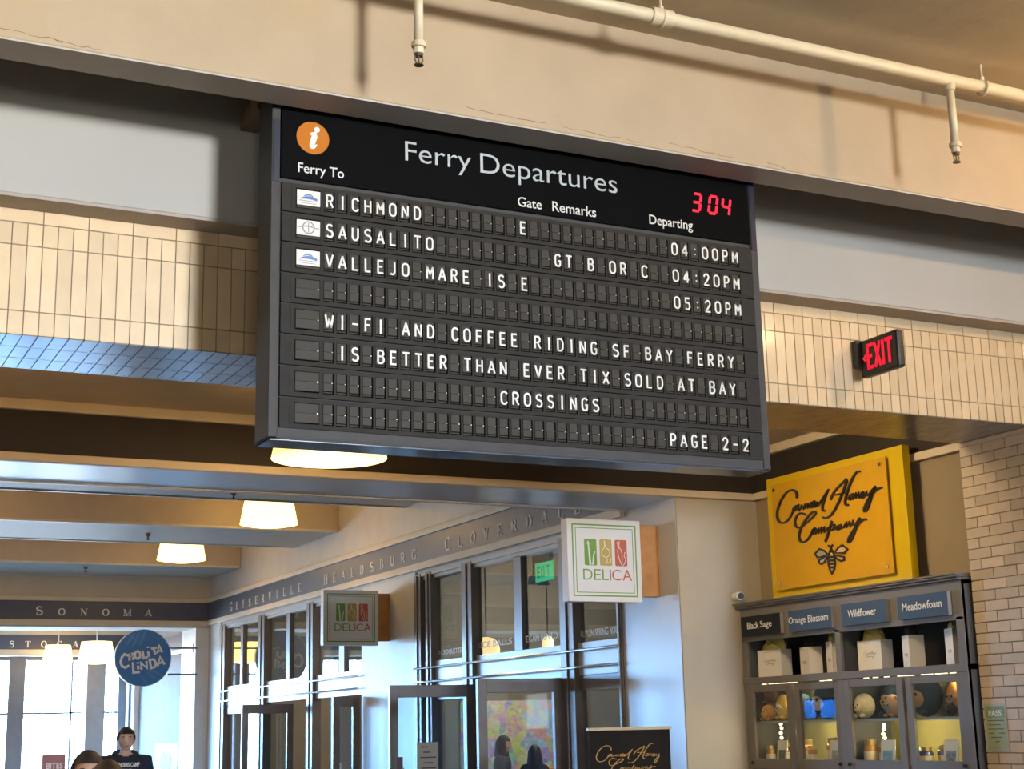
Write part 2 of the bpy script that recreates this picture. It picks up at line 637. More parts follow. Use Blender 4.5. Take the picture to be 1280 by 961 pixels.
# hall beyond: ceiling, cross beams, shop front wall -------------------------------------
sbox('ceiling_hall', [BEAMP], -14, 6.6, 10.91, YE + 0.1, 4.78, 4.95)
for i, (y0, y1) in enumerate(((14.15, 15.8), (18.05, 19.78), (22.45, 24.18))):
    struct(MB().box(-14, XS, y0, y1, 4.134, 4.79).build('ceiling_beam', [BEAMP], bevel=0.012))
    struct(MB().box(-14, XS - 0.01, y0 - 0.012, y0 + 0.03, 4.122, 4.152).box(-14, XS - 0.01, y1 - 0.03, y1 + 0.012, 4.122, 4.152).build('trim_beam_edge', [mat('pale_edge_paint', (0.7, 0.68, 0.64), 0.4)], bevel=0.004))
b = MB()
b.box(XS, 6.75, 11.03, YE + 0.4, 3.368, 4.95)                    # wall over the glazing
b.box(XS, 6.75, 15.54, 17.23, 0, 3.368)                     # pilaster between the two openings
b.box(XS, 6.75, 23.5, YE + 0.4, 0, 3.368)
struct(b.build('wall_shop_front', [DOORW]))
b = MB()
b.box(XS - 0.06, XS, 10.93, YE, 3.734, 3.80)
b.box(XS - 0.045, XS, 10.93, YE, 3.373, 3.452)
b.box(-14, XS - 0.06, YE - 0.06, YE, 3.734, 3.80)
b.box(-14, XS - 0.045, YE - 0.045, YE, 3.36, 3.445)
struct(b.build('trim_fascia_moulding', TRIM, bevel=0.006))
b = MB()
b.box(XS - 0.03, XS, 10.93, YE, 3.452, 3.734)
b.box(-14, XS - 0.03, YE - 0.03, YE, 3.445, 3.734)
struct(b.build('trim_fascia_band', SLATE))
b = MB()
b.box(-14, XS, YE, YE + 0.9, 3.335, 4.95)
struct(b.build('wall_sonoma_lintel', [CREAM2]))
sbox('wall_sonoma_pilaster', [mat('white_pilaster_paint', (0.72, 0.71, 0.69), 0.4)], 6.265, XS, YE, YE + 0.9, 0, 3.34)
# end bay behind the lintel
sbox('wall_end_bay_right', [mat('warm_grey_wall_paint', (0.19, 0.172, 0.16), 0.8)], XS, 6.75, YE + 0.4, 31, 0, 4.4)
sbox('trim_end_bay_fascia', [SLATE], XS - 0.03, XS, YE + 0.9, 30, 3.09, 3.34)
sbox('trim_end_bay_moulding', [TRIM], XS - 0.045, XS, YE + 0.9, 30, 3.02, 3.09)
sbox('trim_end_bay_corner', [WHITE], XS - 0.10, XS, 29.1, 29.25, 0, 3.02)
sbox('ceiling_end_bay', [CREAM2], -14, 6.6, YE + 0.9, 31, 3.98, 4.1)
sbox('wall_end_lintel', [CREAM2], -14, XS, 29.6, 30.3, 3.17, 3.98)
sbox('trim_end_band', [SLATE], -14, XS - 0.03, 29.56, 29.6, 3.285, 3.56)
sbox('trim_end_moulding', [TRIM], -14, XS - 0.03, 29.54, 29.6, 3.56, 3.63)
sbox('trim_end_moulding_low', [TRIM], -14, XS - 0.03, 29.54, 29.6, 3.20, 3.285)
sbox('wall_end_block', [CREAM], 4.95, 5.62, 29.40, 29.6, 3.63, 3.98)
sbox('wall_end_pier', CREAM2, -0.86, 0.21, 29.9, 30.1, 0, 3.2)
sbox('wall_end_column', [mat('grey_column_paint', (0.40, 0.38, 0.36), 0.6)], 5.55, 5.90, 29.35, 29.75, 0, 3.2, bevel=0.01)
sbox('wall_end_sill', [mat('grey_sill_paint', (0.30, 0.30, 0.32), 0.6)], -14, XS, 29.9, 30.1, 0, 0.85)
PANE = glass_mat('window_glass', (0.96, 0.98, 1.0), 1.3)
for i, (x0, x1) in enumerate(((-7.6, -5.2), (-3.1, -0.95), (0.3, 4.28), (4.46, 6.32))):  # leftmost window is out of view, added to let in more blue light
    w_ = struct(MB().box(x0, x1, 29.93, 30.07, 0.85, 0.93).box(x0, x1, 29.93, 30.07, 3.10, 3.17)
                .box(x0 - 0.09, x0 + 0.06, 29.92, 30.08, 0.85, 3.17).box(x1 - 0.06, x1 + 0.09, 29.92, 30.08, 0.85, 3.17).build('window_%d' % (i + 1), BRONZE2))
    bars = MB()
    bars.box(x0, x1, 29.97, 30.03, 2.10, 2.14)
    nx = 2 if x1 - x0 < 2.5 else 4
    for q in range(1, nx):
        xx = x0 + (x1 - x0) * q / nx
        bars.box(xx - 0.02, xx + 0.02, 29.97, 30.03, 0.93, 3.10)
    bars.build('glazing_bar', BRONZE2, w_)
    MB().box(x0, x1, 29.995, 30.005, 0.93, 3.10).build('pane', PANE, w_)

# unseen outer shell, added to stop sky light leaking in
w_ = struct(MB().box(-9.6, -8.0, 29.95, 30.05, 1.66, 1.72).box(-9.6, -8.0, 29.95, 30.05, 2.14, 2.2).box(-8.9, -8.82, 29.95, 30.05, 1.7, 2.2).build('window_6', BRONZE2))
MB().box(-9.6, -8.0, 29.995, 30.005, 1.72, 2.14).build('pane', glass_mat('blue_tinted_glass', (0.10, 0.18, 0.28), 1.3), w_)  # tint added to dim and colour this window's reflection in the cabinet doors
b = MB().box(-14, -9.6, 29.9, 30.1, 0, 3.2).box(-8.0, -7.68, 29.9, 30.1, 0, 3.2).box(-5.12, -3.18, 29.9, 30.1, 0, 3.2).box(-9.6, -8.0, 29.9, 30.1, 2.2, 3.2).box(-9.6, -8.0, 29.9, 30.1, 0, 1.66)
struct(b.build('wall_end_left', CREAM2))
sbox('wall_hall_left', CREAM2, -13.6, -13.4, 9.0, 31, 0, 6.3)
sbox('wall_hall_right', CREAM2, 12.8, 13, 6.0, 31, 0, 6.3)
sbox('ceiling_roof', CREAM2, -14.4, 13.2, -13.4, 31, 6.35, 6.5)
sbox('wall_end_upper', CREAM2, -14, 13, 30.3, 30.5, 3.95, 6.4)
sbox('wall_end_right', CREAM2, 6.3, 13, 30.3, 30.5, 0, 6.4)
sbox('wall_left_return', CREAM2, -14.3, -13.3, 8.9, 9.1, 0, 6.4)
sbox('wall_left_upper', CREAM2, -14.3, -14, -13.4, 9.0, 5.2, 6.4)
sbox('wall_rear_upper', CREAM2, -14, 13, -13.4, -13.2, 5.45, 6.4)
sbox('wall_right_upper', CREAM2, 12.8, 13, -13.4, 6.0, 5.1, 6.4)

# shop interior ----------------------------------------------------------------------------
b = MB()
b.box(11.8, 12.0, 11.03, 24, 0, 4.2)
b.box(6.75, 12, 23.9, 24.1, 0, 4.2)
b.box(7.62, 12, 10.93, 11.03, 0, 4.2)
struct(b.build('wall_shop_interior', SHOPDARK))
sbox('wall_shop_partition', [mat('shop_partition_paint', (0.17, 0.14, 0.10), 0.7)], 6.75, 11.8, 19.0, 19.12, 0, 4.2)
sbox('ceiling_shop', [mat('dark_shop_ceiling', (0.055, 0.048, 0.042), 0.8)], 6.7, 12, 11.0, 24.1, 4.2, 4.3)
b = MB()
for y in (12.6, 14.4, 16.2, 17.8):
    b.box(6.8, 11.8, y, y + 0.25, 3.95, 4.2)
struct(b.build('ceiling_shop_joist', [mat('shop_joist_paint', (0.20, 0.17, 0.13), 0.7)]))


area_light('far_shop_fill', (9.2, 21.4, 3.9), (9.2, 21.4, 0), 3.0, 3.0, 60, (1.0, 0.84, 0.64))  # fill light added to brighten the dark far shop
sbox('wall_far_shop_lining', [mat('beige_shop_paint', (0.42, 0.37, 0.29), 0.7)], 11.7, 11.79, 19.15, 23.88, 0, 4.15)
sbox('wall_far_shop_end', [mat('beige_shop_paint', (0.42, 0.37, 0.29), 0.7)], 6.76, 11.69, 23.8, 23.88, 0, 4.15)
# serif capitals for the fascia names ------------------------------------------------------
def arc(cx, cy, rx, ry, a0, a1, n=14):
    return [(cx + rx * math.cos(math.radians(a0 + (a1 - a0) * i / n)), cy + ry * math.sin(math.radians(a0 + (a1 - a0) * i / n))) for i in range(n + 1)]


TK, TN = 0.205, 0.075


def contrast(pts):
    out = []
    for i in range(len(pts)):
        a = pts[max(0, i - 1)]; c = pts[min(len(pts) - 1, i + 1)]
        dx, dy = c[0] - a[0], c[1] - a[1]
        l = math.hypot(dx, dy) or 1
        out.append(TN + (TK - TN) * abs(dy) / l)
    return out


def stem(x, y0=0, y1=1, w=TK):
    return [([(x, y0), (x, y1)], w)]


def serif(x, y, hw=0.17):
    return [([(x - hw, y), (x + hw, y)], TN)]


e = TN / 2
GL = {
    'I': (0.36, stem(0.18) + serif(0.18, e) + serif(0.18, 1 - e)),
    'L': (0.78, stem(0.18) + serif(0.18, 1 - e) + [([(0.02, e), (0.74, e)], TN), ([(0.72, 0), (0.72, 0.28)], TN)]),
    'E': (0.80, stem(0.18) + [([(0.02, e), (0.74, e)], TN), ([(0.02, 1 - e), (0.72, 1 - e)], TN), ([(0.2, .52), (0.52, .52)], TN), ([(0.73, 0), (0.73, .27)], TN), ([(0.71, 1), (0.71, .74)], TN), ([(0.52, .4), (0.52, .64)], TN)]),
    'H': (0.92, stem(0.18) + stem(0.74) + serif(.18, e) + serif(.18, 1 - e) + serif(.74, e) + serif(.74, 1 - e) + [([(.18, .52), (.74, .52)], TN)]),
    'N': (0.95, [([(.18, 0), (.18, 1)], TN), ([(.77, 0), (.77, 1)], TN), ([(.18, 1), (.77, 0)], TK)] + serif(.18, e, .14) + serif(.14, 1 - e, .14) + serif(.77, 1 - e, .14)),
    'M': (1.1, [([(.16, 0), (.16, 1)], TN), ([(.16, 1), (.54, 0)], TK), ([(.54, 0), (.92, 1)], TN)] + stem(.92) + serif(.16, e, .14) + serif(.14, 1 - e, .13) + serif(.92, e) + serif(.95, 1 - e, .13)),
    'A': (0.95, [([(.14, 0), (.45, 1)], TN), ([(.45, 1), (.78, 0)], TK), ([(.25, .34), (.66, .34)], TN)] + serif(.14, e, .14) + serif(.78, e, .16)),
    'V': (0.95, [([(.14, 1), (.47, 0)], TK), ([(.47, 0), (.78, 1)], TN)] + serif(.14, 1 - e, .16) + serif(.78, 1 - e, .14)),
    'Y': (0.9, [([(.12, 1), (.45, .47)], TK), ([(.45, .47), (.76, 1)], TN), ([(.45, 0), (.45, .47)], TK)] + serif(.12, 1 - e, .14) + serif(.77, 1 - e, .12) + serif(.45, e)),
    'T': (0.86, stem(.43) + serif(.43, e) + [([(.04, 1 - e), (.82, 1 - e)], TN), ([(.05, 1), (.05, .72)], TN), ([(.81, 1), (.81, .72)], TN)]),
    'O': (0.95, [(arc(.47, .5, .36, .48, 90, 450, 28), None)]),
    'C': (0.90, [(arc(.48, .5, .37, .48, 40, 320, 22), None), ([(.78, .98), (.78, .70)], TN)]),
    'G': (0.97, [(arc(.48, .5, .37, .48, 40, 318, 22), None), ([(.78, .98), (.78, .70)], TN), ([(.80, .05), (.80, .42)], TK), ([(.62, .42), (.94, .42)], TN)]),
    'D': (0.95, stem(.18) + serif(.18, e) + serif(.18, 1 - e) + [([(.18, 1 - e), (.42, 1 - e)] + arc(.42, .5, .38, .473, 88, -88, 16) + [(.42, e), (.18, e)], None)]),
    'B': (0.85, stem(.18) + serif(.16, e) + serif(.16, 1 - e) + [([(.18, 1 - e), (.42, 1 - e)] + arc(.42, .755, .22, .218, 88, -88, 10) + [(.18, .535)], None), ([(.18, .535), (.44, .535)] + arc(.44, .28, .28, .253, 88, -88, 10) + [(.18, e)], None)]),
    'R': (0.92, stem(.18) + serif(.18, e) + serif(.16, 1 - e) + [([(.18, 1 - e), (.42, 1 - e)] + arc(.42, .74, .24, .233, 88, -88, 10) + [(.18, .505)], None), ([(.42, .5), (.74, .04)], TK), ([(.70, e), (.88, e)], TN)]),
    'U': (0.92, [([(.18, 1), (.18, .34)] + arc(.46, .34, .28, .31, 180, 360, 14) + [(.74, 1)], None)] + serif(.18, 1 - e) + serif(.74, 1 - e, .13)),
    'S': (0.72, [(arc(.36, .745, .25, .225, 35, 270, 14) + arc(.36, .27, .28, .25, 90, -145, 14)[1:], 'S'), ([(.58, .98), (.58, .72)], TN), ([(.11, .02), (.11, .30)], TN)]),
}


def serif_word(fr, word, h, pitch, caps=1.25, depth=0.004, name='fascia_letter', xs=1.0):
    """letters centred every `pitch` along the band; the first one larger"""
    b = MB()
    for i, ch in enumerate(word):
        adv, strokes = GL[ch]
        hh = h * (caps if i == 0 else 1.0)
        cx = i * pitch
        for pts, w_ in strokes:
            ws = w_
            if w_ is None: ws = contrast(pts)
            elif w_ == 'S':
                n_ = len(pts)
                ws = [TN + (TK - TN) * math.sin(math.pi * j / (n_ - 1)) for j in range(n_)]
            P = [(cx + (a - adv / 2) * hh * xs, c * hh) for a, c in pts]
            ws = [q * hh for q in ws] if isinstance(ws, list) else ws * hh
            b.stroke(fr, P, ws, 0.0, depth)
    return b


def fascia_word(word, fr, h, pitch, label, caps=1.25, xs=1.0):
    root = thing('fascia_lettering', fr.o, label, 'lettering')
    for i, ch in enumerate(word):
        f1 = Fr(fr.p(i * pitch, 0), fr.u, fr.v, fr.n)
        serif_word(f1, ch, h, 0, caps if i == 0 else 1.0, xs=xs).build('raised_letter', LETTER, root)


fascia_word('SONOMA', face_front(3.81, YE - 0.031, 3.512), 0.105, 0.336, 'cream serif capitals spelling SONOMA on dark fascia across the hall', 1.25, 1.15)
fascia_word('CALISTOGA', face_front(3.03, 29.559, 3.325), 0.118, 0.29, 'cream serif capitals ending STOGA on the far fascia above the windows', 1.25, 1.0)
fascia_word('GEYSERVILLE', face_left(6.449, 22.83, 3.50), 0.115, 0.333, 'GEYSERVILLE in cream serif capitals, far end of the shop front fascia', 1.2, 1.2)
fascia_word('HEALDSBURG', face_left(6.449, 18.44, 3.50), 0.115, 0.328, 'HEALDSBURG in cream serif capitals, middle of the shop front fascia', 1.2, 1.2)
fascia_word('CLOVERDALE', face_left(6.449, 14.56, 3.50), 0.115, 0.318, 'CLOVERDALE in cream serif capitals, near end of the shop front fascia', 1.2, 1.2)

# hairline cracks and chipped paint along the lower edge of the upper beam
cr_ = MB()
fr_ = face_front(0, YU, 0)
r3 = random.Random(3)
for x0, x1, zz in ((0.62, 0.95, 4.497), (0.9, 1.1, 4.483), (2.78, 3.2, 4.500), (3.3, 3.75, 4.488), (3.9, 4.3, 4.495), (4.5, 4.62, 4.485)):
    n_ = 9
    pts = [(x0 + (x1 - x0) * i / n_, zz + r3.uniform(-.006, .006) - 0.012 * i / n_) for i in range(n_ + 1)]
    cr_.stroke(fr_, pts, [r3.uniform(.0006, .0028) for _ in pts], 0.0002, 0.0008)
struct(cr_.build('trim_beam_paint_cracks', mat('crack_brown', (0.16, 0.10, 0.06), 0.9)))

# ------------------------------------------------------------------ split-flap departure board
BX0, BX1, BY, BY2 = 1.915, 4.588, 6.25, 6.45
BZ0, BZ1 = 2.908, 4.62
board = thing('departure_board', ((BX0 + BX1) / 2, BY2, BZ0), 'large dark grey split-flap ferry departures board hanging under the beam', 'departure board')
BODY = mat('board_dark_grey_paint', (0.056, 0.054, 0.053), 0.55, var=0.06, scale=8, spec=0.18)
BODY2 = mat('board_panel_grey', (0.036, 0.033, 0.030), 0.6, var=0.10, scale=14, spec=0.06)
UNDER = mat('board_underside_reflected_blue', (0.09, 0.13, 0.20), 0.16, var=0.05, spec=0.9)  # blue reflected daylight is put into this colour
b = MB()
b.box(BX0 + 0.002, BX1 - 0.002, BY + 0.012, BY2, BZ0 + 0.004, BZ1)
b.box(BX0, BX0 + 0.040, BY, BY2 - 0.002, BZ0, BZ1)
b.box(BX1 - 0.042, BX1, BY, BY2 - 0.002, BZ0, BZ1)
b.box(BX0, BX1, BY, BY2 - 0.002, BZ0, BZ0 + 0.012)
b.box(BX0 + 0.04, BX1 - 0.042, BY + 0.004, BY + 0.02, BZ0, BZ0 + 0.066)
b.build('housing', BODY, board, bevel=0.003)
MB().box(BX0 + 0.01, BX1 - 0.01, BY + 0.006, BY2 - 0.006, BZ0 - 0.004, BZ0 + 0.001).build('underside_panel', UNDER, board)
HB = mat('gloss_black_header', (0.003, 0.003, 0.0035), 0.5, var=0.1, spec=0.03)
hp = MB().box(1.958, 4.545, BY - 0.003, BY + 0.02, 4.122, 4.60).build('header_panel', HB, board, bevel=0.002)
MB().box(4.550, 4.582, BY - 0.005, BY + 0.01, 4.09, 4.60).build('header_side_strip', mat('navy_strip', (0.012, 0.016, 0.035), 0.3), board)
MB().box(1.922, 1.952, BY - 0.004, BY + 0.01, 4.10, 4.40).build('header_side_strip', mat('navy_strip', (0.012, 0.016, 0.035), 0.3), board)
WHT = mat('board_white_letter', (0.78, 0.77, 0.74), 0.4, var=0.02)
SIL = mat('board_silver_letter', (0.46, 0.50, 0.54), 0.4, var=0.02)
hf = face_front(0, BY - 0.003, 0)
MB().text(hf, 'Ferry', 2.570, 4.262, width=0.345, height=0.130, offset=-0.006).build('title_word', SIL, hp)
MB().text(hf, 'Departures', 2.965, 4.258, width=0.770, height=0.134, offset=-0.006).build('title_word', SIL, hp)
MB().text(hf, 'Ferry To', 2.040, 4.142, width=0.222, height=0.062, offset=0.004).build('column_lettering', WHT, hp)
MB().text(hf, 'Gate', 3.165, 4.146, width=0.132, height=0.050, offset=0.004).build('column_lettering', WHT, hp)
MB().text(hf, 'Remarks', 3.357, 4.146, width=0.248, height=0.052, offset=0.004).build('column_lettering', WHT, hp)
MB().text(hf, 'Departing', 3.919, 4.138, width=0.263, height=0.066, offset=0.004).build('column_lettering', WHT, hp)
ORG = mat('orange_disc', (0.50, 0.155, 0.004), 0.5, var=0.03, spec=0.2)
MB().disc(hf, 2.109, 4.333, 0.079, 0.0, 0.004, seg=48).build('information_disc', ORG, hp)
b = MB()
b.disc(hf, 2.128, 4.376, 0.0135, 0.004, 0.006, seg=20)
b.stroke(hf, [(2.094, 4.350), (2.120, 4.353), (2.104, 4.300), (2.104, 4.288), (2.114, 4.288), (2.128, 4.302)], [0.010, 0.030, 0.026, 0.022, 0.016, 0.006], 0.004, 0.006, smooth=1)
b.build('information_letter', WHT, hp)
LED = mat('red_led', (0.5, 0.005, 0.02), 0.4, emit=(1.0, 0.004, 0.035), estr=1.35)
SEG = {'a': ((0.08, 1), (0.92, 1)), 'b': ((1, 0.95), (1, 0.55)), 'c': ((1, 0.45), (1, 0.05)), 'd': ((0.08, 0), (0.92, 0)),
       'e': ((0, 0.45), (0, 0.05)), 'f': ((0, 0.95), (0, 0.55)), 'g': ((0.08, 0.5), (0.92, 0.5))}
for ch, x0 in (('abgcd', 4.184), ('abcdef', 4.286), ('fgbc', 4.368)):
    b = MB()
    for s_ in ch:
        pts = [(x0 + p * 0.046 + q * 0.016, 4.263 + q * 0.095) for p, q in SEG[s_]]
        b.stroke(hf, pts, 0.0135, 0.0, 0.002)
    b.build('clock_digit', LED, hp)

ROWS = ['RICHMOND' + ' ' * 8 + 'E' + ' ' * 13 + '04:00PM',
        'SAUSALITO' + ' ' * 10 + 'GT B OR C  04:20PM',
        'VALLEJO MARE IS E' + ' ' * 13 + '05:20PM',
        '',
        'WI-FI AND COFFEE RIDING SF BAY FERRY',
        ' IS BETTER THAN EVER TIX SOLD AT BAY',
        ' ' * 14 + 'CROSSINGS',
        ' ' * 29 + 'PAGE 2-2']
CELL = mat('flap_brown_black', (0.050, 0.044, 0.037), 0.55, var=0.06, scale=60, island=0.12, spec=0.14)
CELLD = mat('flap_slot_shade', (0.004, 0.004, 0.004), 0.8, spec=0.02)  # shade inside the flap slots, put in as black
GLINT = mat('flap_hinge_pin', (0.75, 0.72, 0.66), 0.3, metal=0.6)
FLW = mat('flap_white_letter', (0.80, 0.78, 0.74), 0.45, var=0.03)
PX0, PITCH = 2.193, 0.06231
fb = face_front(0, BY, 0)


def flap_cell(mb, cx, cz, ch):
    w2 = 0.0245
    zt_, zb = cz + 0.044, cz - 0.047
    mb.fbox(fb, cx - w2 - 0.0015, cx + w2 + 0.002, zb - 0.004, zt_ + 0.002, -0.006, 0.0006, 1)      # black sheet put in as the shade of the slot
    mb.fbox(fb, cx - w2, cx + w2 - 0.0075, cz + 0.0014, zt_, -0.004, 0.0030, 0)                  # upper flap
    mb.fbox(fb, cx - w2, cx + w2 - 0.0075, zb + 0.011, cz - 0.0014, -0.004, 0.0042, 0)             # lower flap
    mb.fbox(fb, cx - w2, cx + w2 - 0.0075, zb + 0.001, zb + 0.006, -0.004, 0.0020, 0)             # edges of the stack
    if ch == ' ':
        mb.fbox(fb, cx + w2 - 0.011, cx + w2 - 0.0075, cz - 0.0016, cz + 0.0016, 0.0, 0.0055, 2)   # hinge pin
    if ch == ' ':
        return
    if ch == ':':
        for dz in (0.014, -0.014):
            mb.disc(fb, cx, cz + dz, 0.0042, 0.003, 0.0065, 3, 10)
        return
    if ch == '-':
        mb.fbox(fb, cx - 0.014, cx + 0.014, cz - 0.005, cz + 0.003, 0.003, 0.0065, 3)
        return
    if ch == 'I':
        mb.fbox(fb, cx - 0.0043, cx + 0.0043, cz - 0.033, cz + 0.033, 0.003, 0.0065, 3)
        return
    for pts in FLAP[ch]:
        mb.stroke(fb, [(cx + (a_ - 0.5) * 0.030, cz + (c_ - 0.5) * 0.059) for a_, c_ in pts], 0.0082, 0.0042, 0.0068, 3)


_o = lambda cx, cy, rx, ry, a0, a1, n=10: arc(cx, cy, rx, ry, a0, a1, n)
_O = [_o(.5, .72, .5, .28, 0, 180) + _o(.5, .28, .5, .28, 180, 360) + [(1, .72)]]
FLAP = {
    'A': [[(-.05, 0), (.5, 1)], [(.5, 1), (1.05, 0)], [(.16, .32), (.84, .32)]],
    'B': [[(.05, 0), (.05, 1)], [(.05, 1), (.55, 1)] + _o(.55, .77, .36, .23, 90, -90, 8) + [(.05, .54)], [(.55, .54)] + _o(.55, .27, .43, .27, 90, -90, 8) + [(.05, 0)]],
    'C': [_o(.55, .70, .5, .30, 25, 180) + _o(.55, .30, .5, .30, 180, 335)],
    'D': [[(.05, 0), (.05, 1)], [(.05, 1), (.45, 1)] + _o(.45, .62, .53, .38, 90, 0, 6) + _o(.45, .38, .53, .38, 0, -90, 6) + [(.05, 0)]],
    'E': [[(.08, 0), (.08, 1)], [(.0, 1), (.92, 1)], [(.08, .52), (.8, .52)], [(.0, 0), (.95, 0)]],
    'F': [[(.08, 0), (.08, 1)], [(.0, 1), (.92, 1)], [(.08, .52), (.8, .52)]],
    'G': [_o(.55, .70, .5, .30, 30, 180) + _o(.55, .30, .5, .30, 180, 318) + [(.98, .45)], [(.6, .45), (1.1, .45)]],
    'H': [[(.05, 0), (.05, 1)], [(.95, 0), (.95, 1)], [(.05, .52), (.95, .52)]],
    'J': [[(.75, 1), (.75, .25)] + _o(.38, .25, .37, .25, 0, -140, 8)],
    'L': [[(.1, 0), (.1, 1)], [(0, 0), (.92, 0)]],
    'M': [[(.0, 0), (.0, 1)], [(.0, 1), (.5, .35)], [(.5, .35), (1.0, 1)], [(1.0, 1), (1.0, 0)]],
    'N': [[(.03, 0), (.03, 1)], [(.03, 1), (.97, 0)], [(.97, 0), (.97, 1)]],
    'O': _O, '0': _O,
    'P': [[(.08, 0), (.08, 1)], [(.08, 1), (.55, 1)] + _o(.55, .73, .40, .27, 90, -90, 8) + [(.08, .46)]],
    'R': [[(.05, 0), (.05, 1)], [(.05, 1), (.52, 1)] + _o(.52, .75, .40, .25, 90, -90, 8) + [(.05, .5)], [(.48, .5), (1.0, 0)]],
    'S': [_o(.5, .76, .45, .24, 30, 265, 12) + _o(.5, .26, .48, .26, 90, -150, 12)],
    'T': [[(.5, 0), (.5, 1)], [(-.05, 1), (1.05, 1)]],
    'U': [[(.05, 1), (.05, .3)] + _o(.5, .3, .45, .30, 180, 360) + [(.95, 1)]],
    'V': [[(-.03, 1), (.5, 0)], [(.5, 0), (1.03, 1)]],
    'W': [[(-.1, 1), (.2, 0)], [(.2, 0), (.5, .7)], [(.5, .7), (.8, 0)], [(.8, 0), (1.1, 1)]],
    'X': [[(0, 0), (1, 1)], [(0, 1), (1, 0)]],
    'Y': [[(-.03, 1), (.5, .48)], [(.5, .48), (1.03, 1)], [(.5, 0), (.5, .48)]],
    '2': [[(.03, .74)] + _o(.5, .73, .45, .27, 165, -20, 10) + [(.05, 0)], [(.0, 0), (1.0, 0)]],
    '4': [[(.75, 0), (.75, 1)], [(.75, 1), (.0, .28)], [(.0, .28), (1.05, .28)]],
    '5': [[(.9, 1), (.15, 1), (.1, .56)], [(.1, .56)] + _o(.48, .30, .48, .30, 120, -140, 12)],
}


PIC = mat('pictogram_white_flap', (0.70, 0.68, 0.62), 0.45, var=0.04)
PBL = mat('pictogram_blue', (0.08, 0.16, 0.42), 0.5)
PGR = mat('pictogram_grey', (0.25, 0.25, 0.30), 0.5)
for r, txt in enumerate(ROWS):
    cz = 4.0355 - r * 0.14335
    rb = MB()
    rb.box(1.966, 4.545, BY - 0.0002, BY + 0.014, cz - 0.0655, cz + 0.0655)
    rb.box(1.966, 4.545, BY - 0.004, BY + 0.014, cz - 0.072, cz - 0.062)
    rb.box(2.012, 2.024, BY - 0.002, BY + 0.014, cz - 0.06, cz + 0.06)
    rb.box(4.463, 4.540, BY - 0.003, BY + 0.014, cz - 0.060, cz + 0.060)
    row = rb.build('flap_row', BODY2, board)
    txt = txt.ljust(37)
    rest = MB()
    for i in range(37):
        cx = PX0 + PITCH * i
        if i < 12:
            mb = MB()
            flap_cell(mb, cx, cz, txt[i])
            mb.build('character_flap', [CELL, CELLD, GLINT, FLW], row)
        else:
            flap_cell(rest, cx, cz, txt[i])
    q = rest.build('character_flap', [CELL, CELLD, GLINT, FLW], row)
    q['kind'] = 'stuff'
    # the wide picture flap at the start of the row
    mb = MB()
    mb.fbox(fb, 2.032, 2.150, cz - 0.050, cz + 0.046, -0.004, 0.0006, 1)
    if r < 3:
        mb.fbox(fb, 2.036, 2.147, cz - 0.034, cz + 0.038, 0.0, 0.004, 3)
        mb.fbox(fb, 2.036, 2.147, cz - 0.047, cz - 0.037, 0.0, 0.003, 0)
        if r != 1:
            mb.stroke(fb, [(2.052, cz - 0.004), (2.075, cz + 0.003), (2.105, cz + 0.005), (2.133, cz - 0.004)], [0.004, 0.012, 0.016, 0.010], 0.004, 0.005, 4, smooth=1)
            mb.stroke(fb, [(2.068, cz + 0.010), (2.095, cz + 0.020), (2.112, cz + 0.012)], [0.003, 0.008, 0.003], 0.004, 0.005, 4, smooth=1)
            mb.fbox(fb, 2.046, 2.138, cz - 0.014, cz - 0.011, 0.004, 0.005, 5)
            mb.fbox(fb, 2.06, 2.128, cz - 0.025, cz - 0.022, 0.004, 0.0045, 5)
        else:
            mb.stroke(fb, arc(2.092, cz + 0.003, 0.027, 0.028, 0, 360, 24), 0.006, 0.004, 0.005, 5)
            mb.stroke(fb, [(2.07, cz + 0.008), (2.092, cz + 0.011), (2.114, cz + 0.006)], 0.006, 0.004, 0.005, 5)
            mb.fbox(fb, 2.090, 2.094, cz - 0.02, cz + 0.026, 0.004, 0.005, 5)
            mb.fbox(fb, 2.042, 2.062, cz + 0.001, cz + 0.005, 0.004, 0.005, 5)
            mb.fbox(fb, 2.122, 2.142, cz + 0.001, cz + 0.005, 0.004, 0.005, 5)
    else:
        mb.fbox(fb, 2.036, 2.147, cz + 0.001, cz + 0.042, 0.0, 0.003, 0)
        mb.fbox(fb, 2.036, 2.147, cz - 0.043, cz - 0.001, 0.0, 0.004, 0)
        mb.fbox(fb, 2.138, 2.143, cz - 0.002, cz + 0.002, 0.0, 0.006, 2)
    mb.build('picture_flap', [CELL, CELLD, GLINT, PIC, PBL, PGR], row)
BRK = mat('brown_bracket', (0.22, 0.15, 0.09), 0.6, var=0.1)
for xx in (1.90, 4.40):
    MB().box(xx, xx + 0.09, BY2 - 0.01, 6.728, 4.52, 4.60).build('hanging_bracket', BRK, board)

